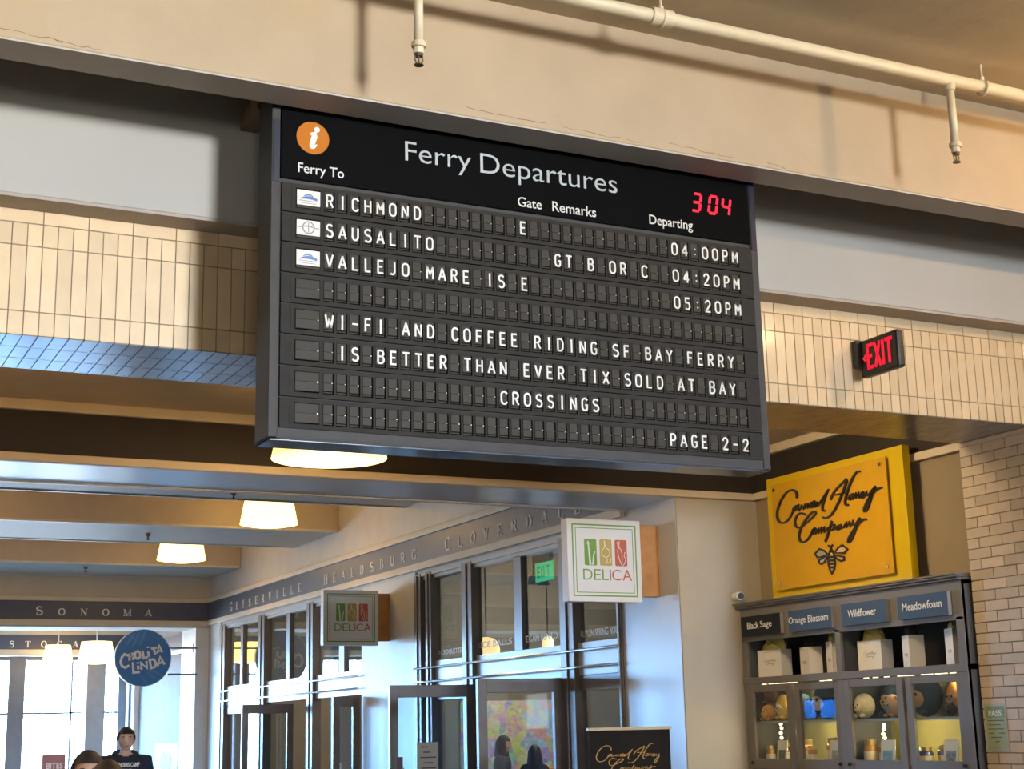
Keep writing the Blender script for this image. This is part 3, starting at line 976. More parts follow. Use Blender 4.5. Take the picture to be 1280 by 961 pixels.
# ------------------------------------------------------------------ sprinkler pipe under the near ceiling
pipe = thing('sprinkler_pipe', (3.6, 5.60, 4.948), 'long cream painted sprinkler pipe under the ceiling before the upper beam', 'pipe')
MB().tube([(-2, 5.60, 4.948), (9, 5.60, 4.948)], 0.033, 20).build('main_pipe', PIPE, pipe, smooth=True)
MB().tube([(3.57, 5.60, 4.948), (3.69, 5.60, 4.948)], 0.043, 20).build('coupling', PIPE, pipe, bevel=0.004)
b = MB().tube([(6.0, 5.56, 4.945), (6.0, 5.52, 4.945)], 0.045, 16).tube([(6.0, 5.6, 4.945), (6.0, 5.5, 4.945)], 0.034, 16)
b.build('tee_fitting', PIPE, pipe, bevel=0.004)
for hx in (5.653, 3.632):
    b = MB()
    b.tube([(hx, 5.60, 4.99), (hx, 5.60, 5.078)], 0.007, 8)
    b.tube([Vector((hx, 5.60 + 0.041 * math.cos(a), 4.948 + 0.047 * math.sin(a))) for a in [math.radians(q) for q in range(-200, 110, 20)]], 0.008, 8)
    b.tube([(hx, 5.60, 4.982), (hx, 5.60, 5.005)], 0.014, 8)
    b.build('pipe_hanger', PIPE, pipe)


def sprinkler(x, ybase, ztop, zend):
    d = MB().tube([(x, ybase, ztop), (x, ybase, zend + 0.10)], 0.021, 16).build('sprinkler_drop', PIPE, pipe, smooth=True)
    b = MB()
    b.tube([(x, ybase, zend + 0.110), (x, ybase, zend + 0.085)], 0.032, 16)
    b.tube([(x, ybase, zend + 0.085), (x, ybase, zend + 0.055)], 0.024, 8)
    b.build('reducer', PIPE, d, bevel=0.003)
    b = MB()
    b.tube([(x, ybase, zend + 0.056), (x, ybase, zend + 0.042)], 0.019, 12)
    for s_ in (-1, 1):
        b.tube([(x + s_ * 0.016, ybase, zend + 0.045), (x + s_ * 0.019, ybase, zend + 0.025), (x + s_ * 0.006, ybase, zend + 0.004)], 0.0035, 8)
    b.tube([(x, ybase, zend + 0.044), (x, ybase, zend + 0.006)], 0.004, 8)
    b.tube([(x, ybase, zend + 0.005), (x, ybase, zend + 0.001)], 0.021, 16)
    b.build('sprinkler_nozzle', BRASS, d)
    b = MB().tube([(x, ybase, 4.948), (x, ybase, 4.885)], 0.028, 16)
    b.build('tee_fitting', PIPE, pipe, bevel=0.003)


sprinkler(5.420, 5.60, 4.93, 4.482)
sprinkler(2.372, 5.60, 4.93, 4.469)
# small pendent heads on the far coffer beams
for i, (px, py, yb) in enumerate(((292, 617, 15.3), (185, 668, 18.9), (107, 710, 22.9))):
    p = at(px, py, 1, yb)
    b = MB().tube([(p.x, yb, 4.135), (p.x, yb, 4.10)], 0.03, 12).tube([(p.x, yb, 4.10), (p.x, yb, 4.06)], 0.012, 8).tube([(p.x, yb, 4.06), (p.x, yb, 4.052)], 0.028, 12)
    tag(b.build('pendent_sprinkler', BRASS), ['small sprinkler head under the nearest coffer beam', 'small sprinkler head under the middle coffer beam', 'small sprinkler head under the farthest coffer beam, over SONOMA'][i], 'sprinkler', 'pendent sprinklers on the coffer beams')

# ------------------------------------------------------------------ EXIT sign on the tiled beam
ex = thing('exit_sign', (5.76, 6.90, 3.62), 'black EXIT sign with red letters projecting from the tiled beam', 'exit sign')
EXB = mat('exit_sign_black', (0.012, 0.013, 0.012), 0.35)
MB().box(5.708, 5.80, 6.855, 6.9005, 3.69, 3.853).build('mounting_box', mat('exit_mount_grey', (0.05, 0.055, 0.05), 0.5), ex, bevel=0.004)
MB().box(5.733, 5.785, 6.525, 6.862, 3.622, 3.848).build('sign_body', EXB, ex, bevel=0.014)
fx = face_left(5.733, 6.862, 3.622)
RED = mat('exit_red', (0.6, 0.01, 0.03), 0.5, emit=(1.0, 0.008, 0.05), estr=0.75)
b = MB()
for s_ in ([(0.075, 0.04), (0.075, 0.19)], [(0.066, 0.049), (0.122, 0.049)], [(0.066, 0.182), (0.122, 0.182)], [(0.075, 0.118), (0.112, 0.118)],
           [(0.136, 0.04), (0.186, 0.19)], [(0.186, 0.04), (0.136, 0.19)], [(0.211, 0.04), (0.211, 0.19)], [(0.264, 0.04), (0.264, 0.19)], [(0.232, 0.182), (0.296, 0.182)]):
    b.stroke(fx, s_, 0.021, 0.0005, 0.003)
b.stroke(fx, [(0.058, 0.13), (0.036, 0.112), (0.058, 0.094)], 0.012, 0.0005, 0.003)
b.build('exit_lettering', RED, ex)

# ------------------------------------------------------------------ hall lamps
SHADE = mat('lit_lamp_shade', (0.8, 0.7, 0.5), 0.6, emit=(1.0, 0.57, 0.13), estr=7.0)
DIFF = mat('lit_lamp_diffuser', (0.8, 0.75, 0.6), 0.6, emit=(1.0, 0.62, 0.17), estr=7.0 * 1.1)


SHADE1 = mat('soft_lit_shade', (0.8, 0.7, 0.5), 0.6, emit=(1.0, 0.66, 0.26), estr=1.5)
DIFF1 = mat('soft_lit_diffuser', (0.8, 0.75, 0.6), 0.6, emit=(1.0, 0.78, 0.42), estr=1.3)


def lamp(x, y, zb, r, zc, label, h=0.32, soft=False):
    d = thing('ceiling_lamp', (x, y, zb), label, 'lamp', 'tapered drum lamps along the hall')
    MB().lathe([(r, 0), (r * 0.82, h), (r * 0.80, h), (r * 0.97, 0.006)], (x, y, zb), 40).build('lamp_shade', SHADE1 if soft else SHADE, d, smooth=True)
    MB().lathe([(r * 0.965, 0.012), (r * 0.75, -0.016), (r * 0.4, -0.034), (0.001, -0.04)], (x, y, zb), 40).build('diffuser', DIFF1 if soft else DIFF, d, smooth=True)
    b = MB().lathe([(0.001, 0), (r * 0.80, 0), (r * 0.80, 0.02), (0.001, 0.02)], (x, y, zb + h - 0.02), 32)
    b.tube([(x, y, zb + h), (x, y, zc)], 0.012, 10).tube([(x, y, zc - 0.03), (x, y, zc)], 0.06, 16)
    b.build('stem', WHITE, d)


lamp(3.13, 8.9, 3.335, 0.365, 3.845, 'lit drum lamp partly hidden behind the lower edge of the board', soft=True)
point_light('bulb_bay', (3.13, 8.9, 3.20), 42, (1.0, 0.62, 0.26), 0.12)
lamp(5.235, 17.0, 4.045, 0.335, 4.785, 'lit drum lamp hanging between the first two coffer beams')
lamp(5.18, 20.9, 4.045, 0.335, 4.785, 'lit drum lamp between the two farthest coffer beams')
lamp(5.21, 26.8, 2.925, 0.31, 3.985, 'glaring drum lamp in the end bay, right beside the round blue sign', 0.34)
lamp(4.94, 29.0, 3.03, 0.27, 3.985, 'glaring drum lamp before the end windows, left of its neighbour', 0.3)

# ------------------------------------------------------------------ shop front glazing
zgl0, zgl1 = 2.372, 3.262


def glazing(idx, ya, yb, posts, thin, leaves):
    """ya = far end, yb = near end; posts and thin mullions are (y0, y1) pairs"""
    wn = struct(MB().box(XS + 0.02, XS + 0.14, yb, ya, 3.262, 3.368).box(XS - 0.012, XS + 0.05, yb, ya, 3.30, 3.33).build('window_%d' % idx, STEEL))
    b = MB()
    for y0, y1 in posts:
        b.box(XS - 0.02, XS + 0.10, y0, y1, 0, 3.33)
    for y0, y1 in posts:
        b.box(XS - 0.035, XS - 0.018, (y0 + y1) / 2 - 0.015, (y0 + y1) / 2 + 0.015, 0, 3.31)
    b.build('post', BRONZE, wn, bevel=0.003)
    b = MB()
    for y0, y1 in thin:
        b.box(XS + 0.02, XS + 0.09, y0, y1, zgl0, 3.27)
    b.build('mullion', BRONZE2, wn)
    MB().box(XS + 0.03, XS + 0.13, yb, ya, 2.085, zgl0).build('transom_panel', STEEL, wn)
    b = MB()
    for z in (2.156, 2.303):
        b.tube([(XS - 0.045, ya - 0.05, z), (XS - 0.045, yb + 0.02, z)], 0.012, 8)
    b.build('cable_rail', ROD, wn)
    MB().box(XS + 0.055, XS + 0.065, yb, ya, zgl0, 3.265).build('transom_glass', GLASS, wn)
    for y0, y1 in leaves:
        MB().box(XS + 0.055, XS + 0.065, y0, y1, 0.05, 2.07).build('side_light', GLASS, wn)
        MB().box(XS + 0.03, XS + 0.10, y0, y1, 1.96, 2.09).build('side_light_head', BRONZE2, wn)
        MB().box(XS + 0.03, XS + 0.10, y0, y1, 0, 0.12).build('side_light_sill', BRONZE2, wn)
    return wn


W1 = glazing(10, 23.5, 17.23, [(23.2, 23.5), (21.13, 21.42), (18.99, 19.24)], [(22.33, 22.45), (20.08, 20.22), (17.9, 18.08)], [(21.42, 23.2)])
W2 = glazing(11, 15.54, 11.03, [(15.36, 15.54), (15.07, 15.22), (14.02, 14.26), (11.87, 12.12), (11.03, 11.09)], [(12.96, 13.12)], [(11.09, 11.87), (14.26, 15.07)])
DEC = mat('frosted_decal', (0.90, 0.90, 0.89), 0.6, var=0.03)
for wd, (pa, pb), lab in (('FRIED CROQUETTES', ((540, 818), (579, 812)), None), ('RICE BALLS', ((596, 807), (640, 801)), None), ('VEGAN BENTO', ((654, 800), (697, 793)), None), ('SALMON SPRING ROLLS', ((723, 793), (777, 786)), None)):
    A_, B_ = at(pa[0], pa[1], 0, XS + 0.054), at(pb[0], pb[1], 0, XS + 0.054)
    MB().text(Fr((XS + 0.054, A_.y, (A_.z + B_.z) / 2 - 0.03), (0, -1, 0), (0, 0, 1), (-1, 0, 0)), wd, 0, 0, width=A_.y - B_.y, height=0.062, th=0.001, offset=0.01).build('window_lettering', DEC, W2)


def door_leaf(n, x0, x1, y, z1, handle_x, label):
    d = MB()
    st = 0.085
    d.box(x0 + st, x1 - st, y - 0.025, y + 0.025, z1 - 0.12, z1).box(x0 + st, x1 - st, y - 0.025, y + 0.025, 0.01, 0.22)
    d.box(x0, x0 + st, y - 0.025, y + 0.025, 0.01, z1).box(x1 - st, x1, y - 0.025, y + 0.025, 0.01, z1)
    dr = struct(d.build('door_%d' % n, BRONZE, bevel=0.003))
    MB().box(x0 + st - 0.01, x1 - st + 0.01, y - 0.006, y + 0.006, 0.2, z1 - 0.11).build('door_glass', GLASS, dr)
    MB().tube([(handle_x, y - 0.07, 0.85), (handle_x, y - 0.07, 1.30)], 0.012, 10).tube([(handle_x, y - 0.07, 0.9), (handle_x, y - 0.02, 0.9)], 0.009, 8).tube([(handle_x, y - 0.07, 1.25), (handle_x, y - 0.02, 1.25)], 0.009, 8).build('door_handle', ROD, dr)
    return dr


D1 = door_leaf(1, 5.55, 6.455, 14.0, 2.085, 5.66, '')
D2 = door_leaf(2, 5.625, 6.455, 12.12, 2.075, 5.73, '')
D3 = door_leaf(3, 5.75, 6.45, 19.75, 2.03, 5.85, '')
D4 = door_leaf(4, 6.12, 6.455, 17.25, 2.06, 6.2, '')
NB = mat('notice_beige_paper', (0.42, 0.36, 0.30), 0.8, var=0.05)
NT = mat('notice_text_dark', (0.10, 0.07, 0.06), 0.8)
A_, B_ = at(521, 928, 1, 13.97), at(548, 970, 1, 13.97)
fn = face_front(A_.x, 13.972, B_.z)
b = MB().fbox(fn, 0, B_.x - A_.x, 0, A_.z - B_.z, 0, 0.003, 0)
for q, (l0, l1) in enumerate(((0.2, 0.5), (0.3, 0.62), (0.15, 0.9), (0.3, 0.75), (0.2, 0.9), (0.1, 0.9))):
    wv = B_.x - A_.x
    zz = (A_.z - B_.z) - 0.05 - q * 0.05
    b.fbox(fn, wv * l0, wv * l1, zz, zz + 0.012, 0.003, 0.004, 1)
tag(b.build('menu_notice', [NB, NT]), 'beige printed menu sheet stuck on the glass of the open door', 'notice')
A_ = at(500, 946, 1, 13.97)
tag(MB().fbox(face_front(A_.x - 0.03, 13.972, A_.z - 0.2), 0, 0.06, 0, 0.2, 0, 0.003).build('door_sticker', mat('maroon_sticker', (0.16, 0.06, 0.09), 0.6)), 'small dark red sticker low on the open door glass', 'sticker')

# ------------------------------------------------------------------ projecting DELICA signs
GRN = mat('delica_green', (0.16, 0.33, 0.05), 0.5, var=0.03)
YEL = mat('delica_ochre', (0.50, 0.36, 0.08), 0.5, var=0.03)
REDD = mat('delica_red', (0.52, 0.12, 0.06), 0.5, var=0.03)
SGNW = mat('sign_white_enamel', (0.74, 0.72, 0.68), 0.4, var=0.02)
OAK = mat('orange_oak', (0.46, 0.20, 0.05), 0.45, var=0.18, scale=9)
DTX = mat('delica_text_grey', (0.24, 0.20, 0.15), 0.5)


def delica(x0, x1, y, z0, z1, bx, label):
    t = thing('shop_sign', ((x0 + x1) / 2, y, z0), label, 'sign', 'projecting signs over the shop front')
    body = MB().box(x0, x1, y, y + 0.10, z0, z1).build('sign_box', SGNW, t, bevel=0.005)
    w_, h_ = x1 - x0, z1 - z0
    f = face_front(x0, y, z0)
    for g, k in ((0.072, 0.011), (0.112, 0.006)):
        b = MB()
        u0, u1, v0, v1 = g * w_, (1 - g) * w_, g * h_, (1 - g) * h_
        b.stroke(f, [(u0, v0), (u1, v0), (u1, v1), (u0, v1), (u0, v0)], k, 0.0005, 0.002)
        b.build('border_line', GRN, t)
    for i, mm in enumerate((GRN, YEL, REDD)):
        u0 = w_ * (0.225 + i * 0.207); u1 = u0 + w_ * 0.165
        v0, v1 = h_ * 0.435, h_ * 0.755
        r = 0.012
        poly = arc(u1 - r, v1 - r, r, r, 0, 90, 4) + arc(u0 + r, v1 - r, r, r, 90, 180, 4) + arc(u0 + r, v0 + r, r, r, 180, 270, 4) + arc(u1 - r, v0 + r, r, r, 270, 360, 4)
        b = MB().prism(f, poly, 0.0005, 0.002, 0)
        q = lambda a, c: (u0 + (u1 - u0) * a, v0 + (v1 - v0) * c)
        W_ = 0.008
        if i == 0:      # two leeks
            b.stroke(f, [q(.28, .9), q(.36, .65), q(.46, .02)], [W_, W_ * 1.5, W_ * 2.2], 0.002, 0.003, 1)
            b.stroke(f, [q(.85, .55), q(.75, .4), q(.66, .02)], [W_, W_ * 1.3, W_ * 1.8], 0.002, 0.003, 1)
            b.stroke(f, [q(.22, .82), q(.32, .92), q(.42, .78)], W_ * .8, 0.002, 0.003, 1)
        elif i == 1:    # turnip
            b.stroke(f, [q(.38, .95), q(.42, .68), q(.15, .58), q(.14, .42), q(.5, .3), q(.82, .42), q(.8, .6), q(.48, .68), q(.40, .95)], W_ * .7, 0.002, 0.003, 1, smooth=1)
            b.stroke(f, [q(.5, .3), q(.62, .24), q(.55, .14), q(.4, .05), q(.55, .14), q(.85, .1), q(.9, .3)], W_ * .7, 0.002, 0.003, 1, smooth=1)
        else:           # carrot and pepper
            b.stroke(f, [q(.2, .92), q(.32, .72), q(.2, .55), q(.38, .2), q(.55, .02), q(.6, .45), q(.5, .65), q(.32, .72), q(.4, .95)], W_ * .7, 0.002, 0.003, 1, smooth=1)
            b.stroke(f, [q(.85, .55), q(.72, .38), q(.9, .3), q(.8, .12), q(.62, .02)], W_ * .7, 0.002, 0.003, 1, smooth=1)
        b.build('vegetable_picture', [mm, SGNW], t)
    u = 0.20
    for ch, wd in (('D', .125), ('E', .095), ('L', .085), ('I', .012), ('C', .125), ('A', .13)):
        mm = GRN if ch in 'DEL' else REDD if ch in 'CA' else DTX
        if ch == 'I':
            MB().fbox(f, w_ * u, w_ * u + 0.011, h_ * 0.262, h_ * 0.262 + h_ * 0.13, 0.0005, 0.002).build('sign_letter', mm, t)
        else:
            MB().text(f, ch, w_ * u, h_ * 0.262, width=w_ * wd, height=h_ * 0.13, th=0.0015, offset=-0.004).build('sign_letter', mm, t)
        u += wd + 0.018
    MB().box(x1 - 0.005, bx, y + 0.02, y + 0.09, z0 + 0.05, z1 - 0.03).build('wall_bracket', OAK, t, bevel=0.003)


delica(5.672, 6.336, 16.3, 2.604, 3.227, 6.482, 'white DELICA sign projecting by the far pilaster, smaller in view')
delica(5.632, 6.304, 10.4, 2.604, 3.260, 6.49, 'white DELICA sign projecting from the near column, larger in view')

# ------------------------------------------------------------------ round blue sign
CB = thing('round_sign', (5.406, 24.12, 2.42), 'round blue CHOLITA LINDA sign hanging out from the white pilaster', 'sign')
BLU = mat('sign_blue', (0.05, 0.21, 0.54), 0.4, var=0.04)
BLU2 = mat('sign_leaf_blue', (0.085, 0.29, 0.60), 0.4, var=0.04)
BLU3 = mat('sign_leaf_teal', (0.08, 0.27, 0.48), 0.4, var=0.04)
fc = face_front(5.406, 24.08, 2.857)
MB().disc(fc, 0, 0, 0.441, -0.07, 0.0, 0, 64).build('sign_disc', [BLU], CB, bevel=0.004)
MB().ring(fc, [(0.446 * math.cos(i * math.pi / 32), 0.446 * math.sin(i * math.pi / 32)) for i in range(64)], [(0.436 * math.cos(i * math.pi / 32), 0.436 * math.sin(i * math.pi / 32)) for i in range(64)], -0.075, 0.001).build('sign_rim', SGNW, CB)
b = MB()
for pts in ([(-0.28, 0.18), (-0.20, 0.30), (-0.14, 0.38)], [(-0.18, 0.17), (-0.11, 0.30), (-0.07, 0.40)], [(-0.07, 0.19), (-0.02, 0.30), (0.02, 0.41)]):
    b.stroke(fc, pts, [0.015, 0.062, 0.012], 0.0003, 0.002, 0, smooth=1)
for pts in ([(0.02, -0.20), (0.14, -0.27), (0.22, -0.34)], [(0.08, -0.18), (0.20, -0.22), (0.30, -0.28)], [(-0.05, -0.26), (0.03, -0.33), (0.08, -0.40)]):
    b.stroke(fc, pts, [0.012, 0.055, 0.012], 0.0003, 0.002, 1, smooth=1)
b.build('leaf_pattern', [BLU2, BLU3], CB)
CHOL = [[(-0.2381, 0.034), (-0.2932, 0.0556), (-0.3334, 0.0094), (-0.3508, -0.0675), (-0.3255, -0.129), (-0.2752, -0.1522), (-0.2144, -0.117)], [(-0.2236, 0.0634), (-0.2122, -0.0446)], [(-0.2186, 0.0063), (-0.163, 0.0186)], [(-0.1728, 0.0789), (-0.1549, -0.037)], [(-0.0924, 0.1022), (-0.1276, 0.0789), (-0.1325, 0.0402), (-0.1186, -0.003), (-0.0839, -0.0154), (-0.0534, 0.0062), (-0.0469, 0.048), (-0.0624, 0.0898), (-0.0924, 0.1022)], [(-0.0145, 0.11), (0.0049, -0.0062), (0.0671, 0.0093)], [(0.0737, 0.0993), (0.0874, 0.0124)], [(0.0683, 0.1739), (0.0721, 0.1521)], [(0.1181, 0.1413), (0.2122, 0.1571)], [(0.1619, 0.1492), (0.1839, 0.0481)], [(0.215, 0.0637), (0.2461, 0.1884), (0.2967, 0.084)], [(0.2266, 0.0995), (0.28, 0.1121)], [(-0.1601, -0.0678), (-0.1454, -0.2295), (-0.0461, -0.2192)], [(-0.0804, -0.122), (-0.0692, -0.1791)], [(-0.0838, -0.0679), (-0.0799, -0.0911)], [(-0.0191, -0.1839), (-0.0351, -0.0758), (0.0646, -0.161), (0.0517, -0.0496)], [(0.1013, -0.0295), (0.1274, -0.1612), (0.1866, -0.1428), (0.2037, -0.084), (0.1672, -0.0249), (0.1013, -0.0295)], [(0.2288, -0.1306), (0.264, 0.0123), (0.3386, -0.1029)], [(0.2431, -0.084), (0.3107, -0.0686)]]
b = MB()
for st in CHOL:
    b.stroke(fc, st, 0.036, 0.001, 0.006)
b.build('sign_lettering', mat('bright_white_letter', (0.90, 0.90, 0.90), 0.5), CB)
for z in (3.01, 2.60):
    b = MB()
    b.tube([(5.80, 24.115, z), (6.27, 24.115, z)], 0.014, 10)
    b.box(6.235, 6.275, 24.10, 24.215, z - 0.01, z + 0.01)
    b.box(6.20, 6.215, 24.10, 24.13, z - 0.07, z + 0.07)
    b.build('sign_arm', BRONZE2, CB)

# ------------------------------------------------------------------ honey display cabinet
CG = mat('cabinet_grey_paint', (0.165, 0.150, 0.138), 0.6, var=0.05, scale=5)
CG2 = mat('cabinet_inner_grey', (0.10, 0.105, 0.115), 0.6, var=0.06)
CX, CY0, CY1, CZ = 7.03, 7.585, 10.105, 2.58
SH = 1.99                      # top of the open shelf
cab = thing('display_cabinet', (7.25, (CY0 + CY1) / 2, 0.0), 'tall grey display cabinet with glass doors below an open shelf, beside the brick pier', 'cabinet')
b = MB()
b.box(7.455, 7.495, CY0 + 0.005, CY1 - 0.005, 0, 2.55)                                   # back
for y0, y1 in ((CY0, CY0 + 0.03), (CY1 - 0.03, CY1), (8.885, 8.915)):
    b.box(CX + 0.004, 7.46, y0, y1, 0, 2.54)
b.box(CX + 0.01, 7.46, CY0, CY1, 2.51, 2.55)
b.box(CX, 7.46, CY0, CY1, SH - 0.035, SH)                                            # open shelf
b.box(CX + 0.02, 7.46, CY0, CY1, 1.28, 1.32)
b.box(CX + 0.02, 7.46, CY0, CY1, 0, 0.1)
carc = b.build('carcass', CG2, cab)
b = MB()
b.box(CX, CX + 0.03, CY0, CY1, 2.275, 2.535)                                         # fascia board
b.box(CX, CX + 0.03, CY0, CY0 + 0.075, 0, 2.3).box(CX, CX + 0.03, CY1 - 0.055, CY1, 0, 2.3)
b.box(CX, CX + 0.03, 8.87, 8.93, 0, 2.3)
b.box(CX - 0.006, CX + 0.03, CY0, CY1, SH - 0.05, SH + 0.004)
b.build('face_frame', CG, cab, bevel=0.004)
b = MB()
b.box(CX - 0.03, 7.26, CY0 - 0.005, CY1 + 0.03, 2.535, 2.552).box(CX - 0.05, 7.258, CY0 - 0.01, CY1 + 0.032, 2.552, 2.566).box(CX - 0.06, 7.258, CY0 - 0.012, CY1 + 0.033, 2.566, CZ)
b.build('crown_moulding', CG, cab, bevel=0.006)
yb = [(CY1 - 0.05, 9.49), (9.475, 8.93), (8.87, 8.235), (8.22, CY0 + 0.07)]
KNOB = mat('dark_knob', (0.03, 0.028, 0.026), 0.3, metal=0.6)
for i, (ya, yz) in enumerate(yb):
    b = MB()
    z0, z1 = 1.30, 1.935
    off = 0.010 if i in (0, 2) else 0.022
    x0, x1 = CX + off - 0.012, CX + off + 0.014
    st = 0.065
    b.box(x0, x1, yz + st, ya - st, z1 - 0.055, z1).box(x0, x1, yz + st, ya - st, z0, z0 + 0.075)
    b.box(x0, x1, yz, yz + st, z0, z1).box(x0, x1, ya - st, ya, z0, z1)
    d = b.build('glass_door', CG, cab, bevel=0.004)
    MB().box(x0 + 0.012, x0 + 0.016, yz + st - 0.005, ya - st + 0.005, z0 + 0.07, z1 - 0.05).build('pane', CLEAR, d)
    ky = ya - 0.03 if i in (0, 2) else yz + 0.03
    MB().ell((x0 - 0.016, ky, 1.345), (0.014, 0.014, 0.014)).tube([(x0 - 0.012, ky, 1.345), (x0 + 0.002, ky, 1.345)], 0.006, 8).build('knob', KNOB, d, smooth=True)
    b = MB().box(CX + 0.0, CX + 0.028, yz + 0.004, ya - 0.004, 0.12, 1.27)
    b.box(CX - 0.006, CX + 0.006, yz + 0.06, ya - 0.06, 0.2, 1.19)
    b.build('lower_door', CG, cab, bevel=0.004)
SHELFG = mat('grey_green_shelf', (0.25, 0.27, 0.25), 0.5)
MB().box(CX + 0.05, 7.455, CY0 + 0.03, CY1 - 0.03, 1.640, 1.658).build('inner_shelf', SHELFG, cab)
BACKG = mat('olive_back_panel', (0.30, 0.28, 0.12), 0.7, var=0.1)
MB().box(7.452, 7.457, CY0 + 0.03, CY1 - 0.03, 1.32, 1.955).build('back_panel', BACKG, cab)
# strip lights under the open shelf and little lamps on the back panel
LEDW = mat('strip_light_glow', (0.9, 0.8, 0.55), 0.5, emit=(1.0, 0.78, 0.42), estr=4.0)
b = MB()
for y in (9.83, 9.74, 9.66, 9.585, 9.51, 9.44, 9.10, 9.02, 8.60, 8.50, 8.38, 8.24, 8.19, 8.13, 8.0, 7.94, 7.86, 7.80, 7.72):
    b.box(CX + 0.006, CX + 0.02, y, y + 0.045, 1.937, 1.949)
b.build('strip_light', LEDW, cab)
FAIRY = mat('fairy_light_glow', (0.9, 0.8, 0.5), 0.5, emit=(1.0, 0.80, 0.40), estr=9.0)
b = MB()
for px, py in ((976, 905), (977, 910), (976, 916), (977, 922), (1105, 906), (1105, 911), (1104, 917), (1106, 922)):
    fx_ = 7.16 if px < 1000 else 7.30
    p = at(px, py, 0, fx_)
    b.ell((fx_, p.y, p.z), (0.012, 0.012, 0.012), seg=10, rings=8)
b.build('fairy_light', FAIRY, cab)
for yy in (9.5, 8.42, 7.85):
    point_light('cabinet_lamp', (7.20, yy, 1.92), 2.6, (1.0, 0.80, 0.46), 0.03)
    point_light('cabinet_lamp_low', (7.20, yy, 1.60), 5.0, (1.0, 0.76, 0.38), 0.03)

# name plates on the fascia of the cabinet
PLB = mat('plate_blue', (0.055, 0.090, 0.165), 0.6, var=0.04, spec=0.2)
PLK = mat('plate_black', (0.016, 0.017, 0.022), 0.6, var=0.04, spec=0.2)
PLE = mat('plate_edge_grey', (0.30, 0.29, 0.27), 0.5)
for i, (txt, pa, pb, mm, ta, tb, lab) in enumerate((
        ('Black Sage', (926, 772), (976, 790), PLK, (934, 775), (965, 782), 'black name plate lettered Black Sage, on the cabinet top board'),
        ('Orange Blossom', (985, 762), (1040, 785), PLB, (986, 773), (1035, 768), 'blue name plate lettered Orange Blossom, second on the cabinet'),
        ('Wildflower', (1051, 756), (1109, 778), PLB, (1060, 766), (1095, 762), 'blue name plate lettered Wildflower, third on the cabinet'),
        ('Meadowfoam', (1121, 745), (1186, 770), PLB, (1128, 757), (1177, 752), 'blue name plate lettered Meadowfoam, nearest the brick pier'))):
    xf = CX - 0.035
    A_, B_ = at(*pa, 0, xf), at(*pb, 0, xf)
    y0, y1 = B_.y, A_.y
    z0, z1 = 2.312, 2.468
    t = thing('name_plate', (CX, (y0 + y1) / 2, z0), lab, 'sign', 'name plates on the cabinet')
    MB().box(xf + 0.002, CX - 0.001, y0, y1, z0, z1).build('plate_block', PLE, t, bevel=0.002)
    MB().box(xf - 0.002, xf + 0.003, y0 + 0.002, y1, z0, z1).build('plate_face', mm, t)
    ya, yz = at(*ta, 0, xf).y, at(*tb, 0, xf).y
    h_ = 0.052 if i == 1 or i == 0 else 0.048
    if i in (0, 1): h_ = 0.058
    wds = txt.split(' ')
    cuts = {2: ((0, .47), (.53, 1)), 1: ((0, 1),)}[len(wds)] if txt != 'Orange Blossom' else ((0, .44), (.50, 1))
    for wd_, (c0, c1) in zip(wds, cuts):
        dz = 0.012 if wd_ in ('Sage', 'Orange') else 0
        MB().text(face_left(xf - 0.002, ya - (ya - yz) * c0, 2.368 - dz), wd_, 0, 0, width=(ya - yz) * (c1 - c0), height=0.054 + dz, th=0.0015, offset=0.006).build('plate_word', WHT, t)

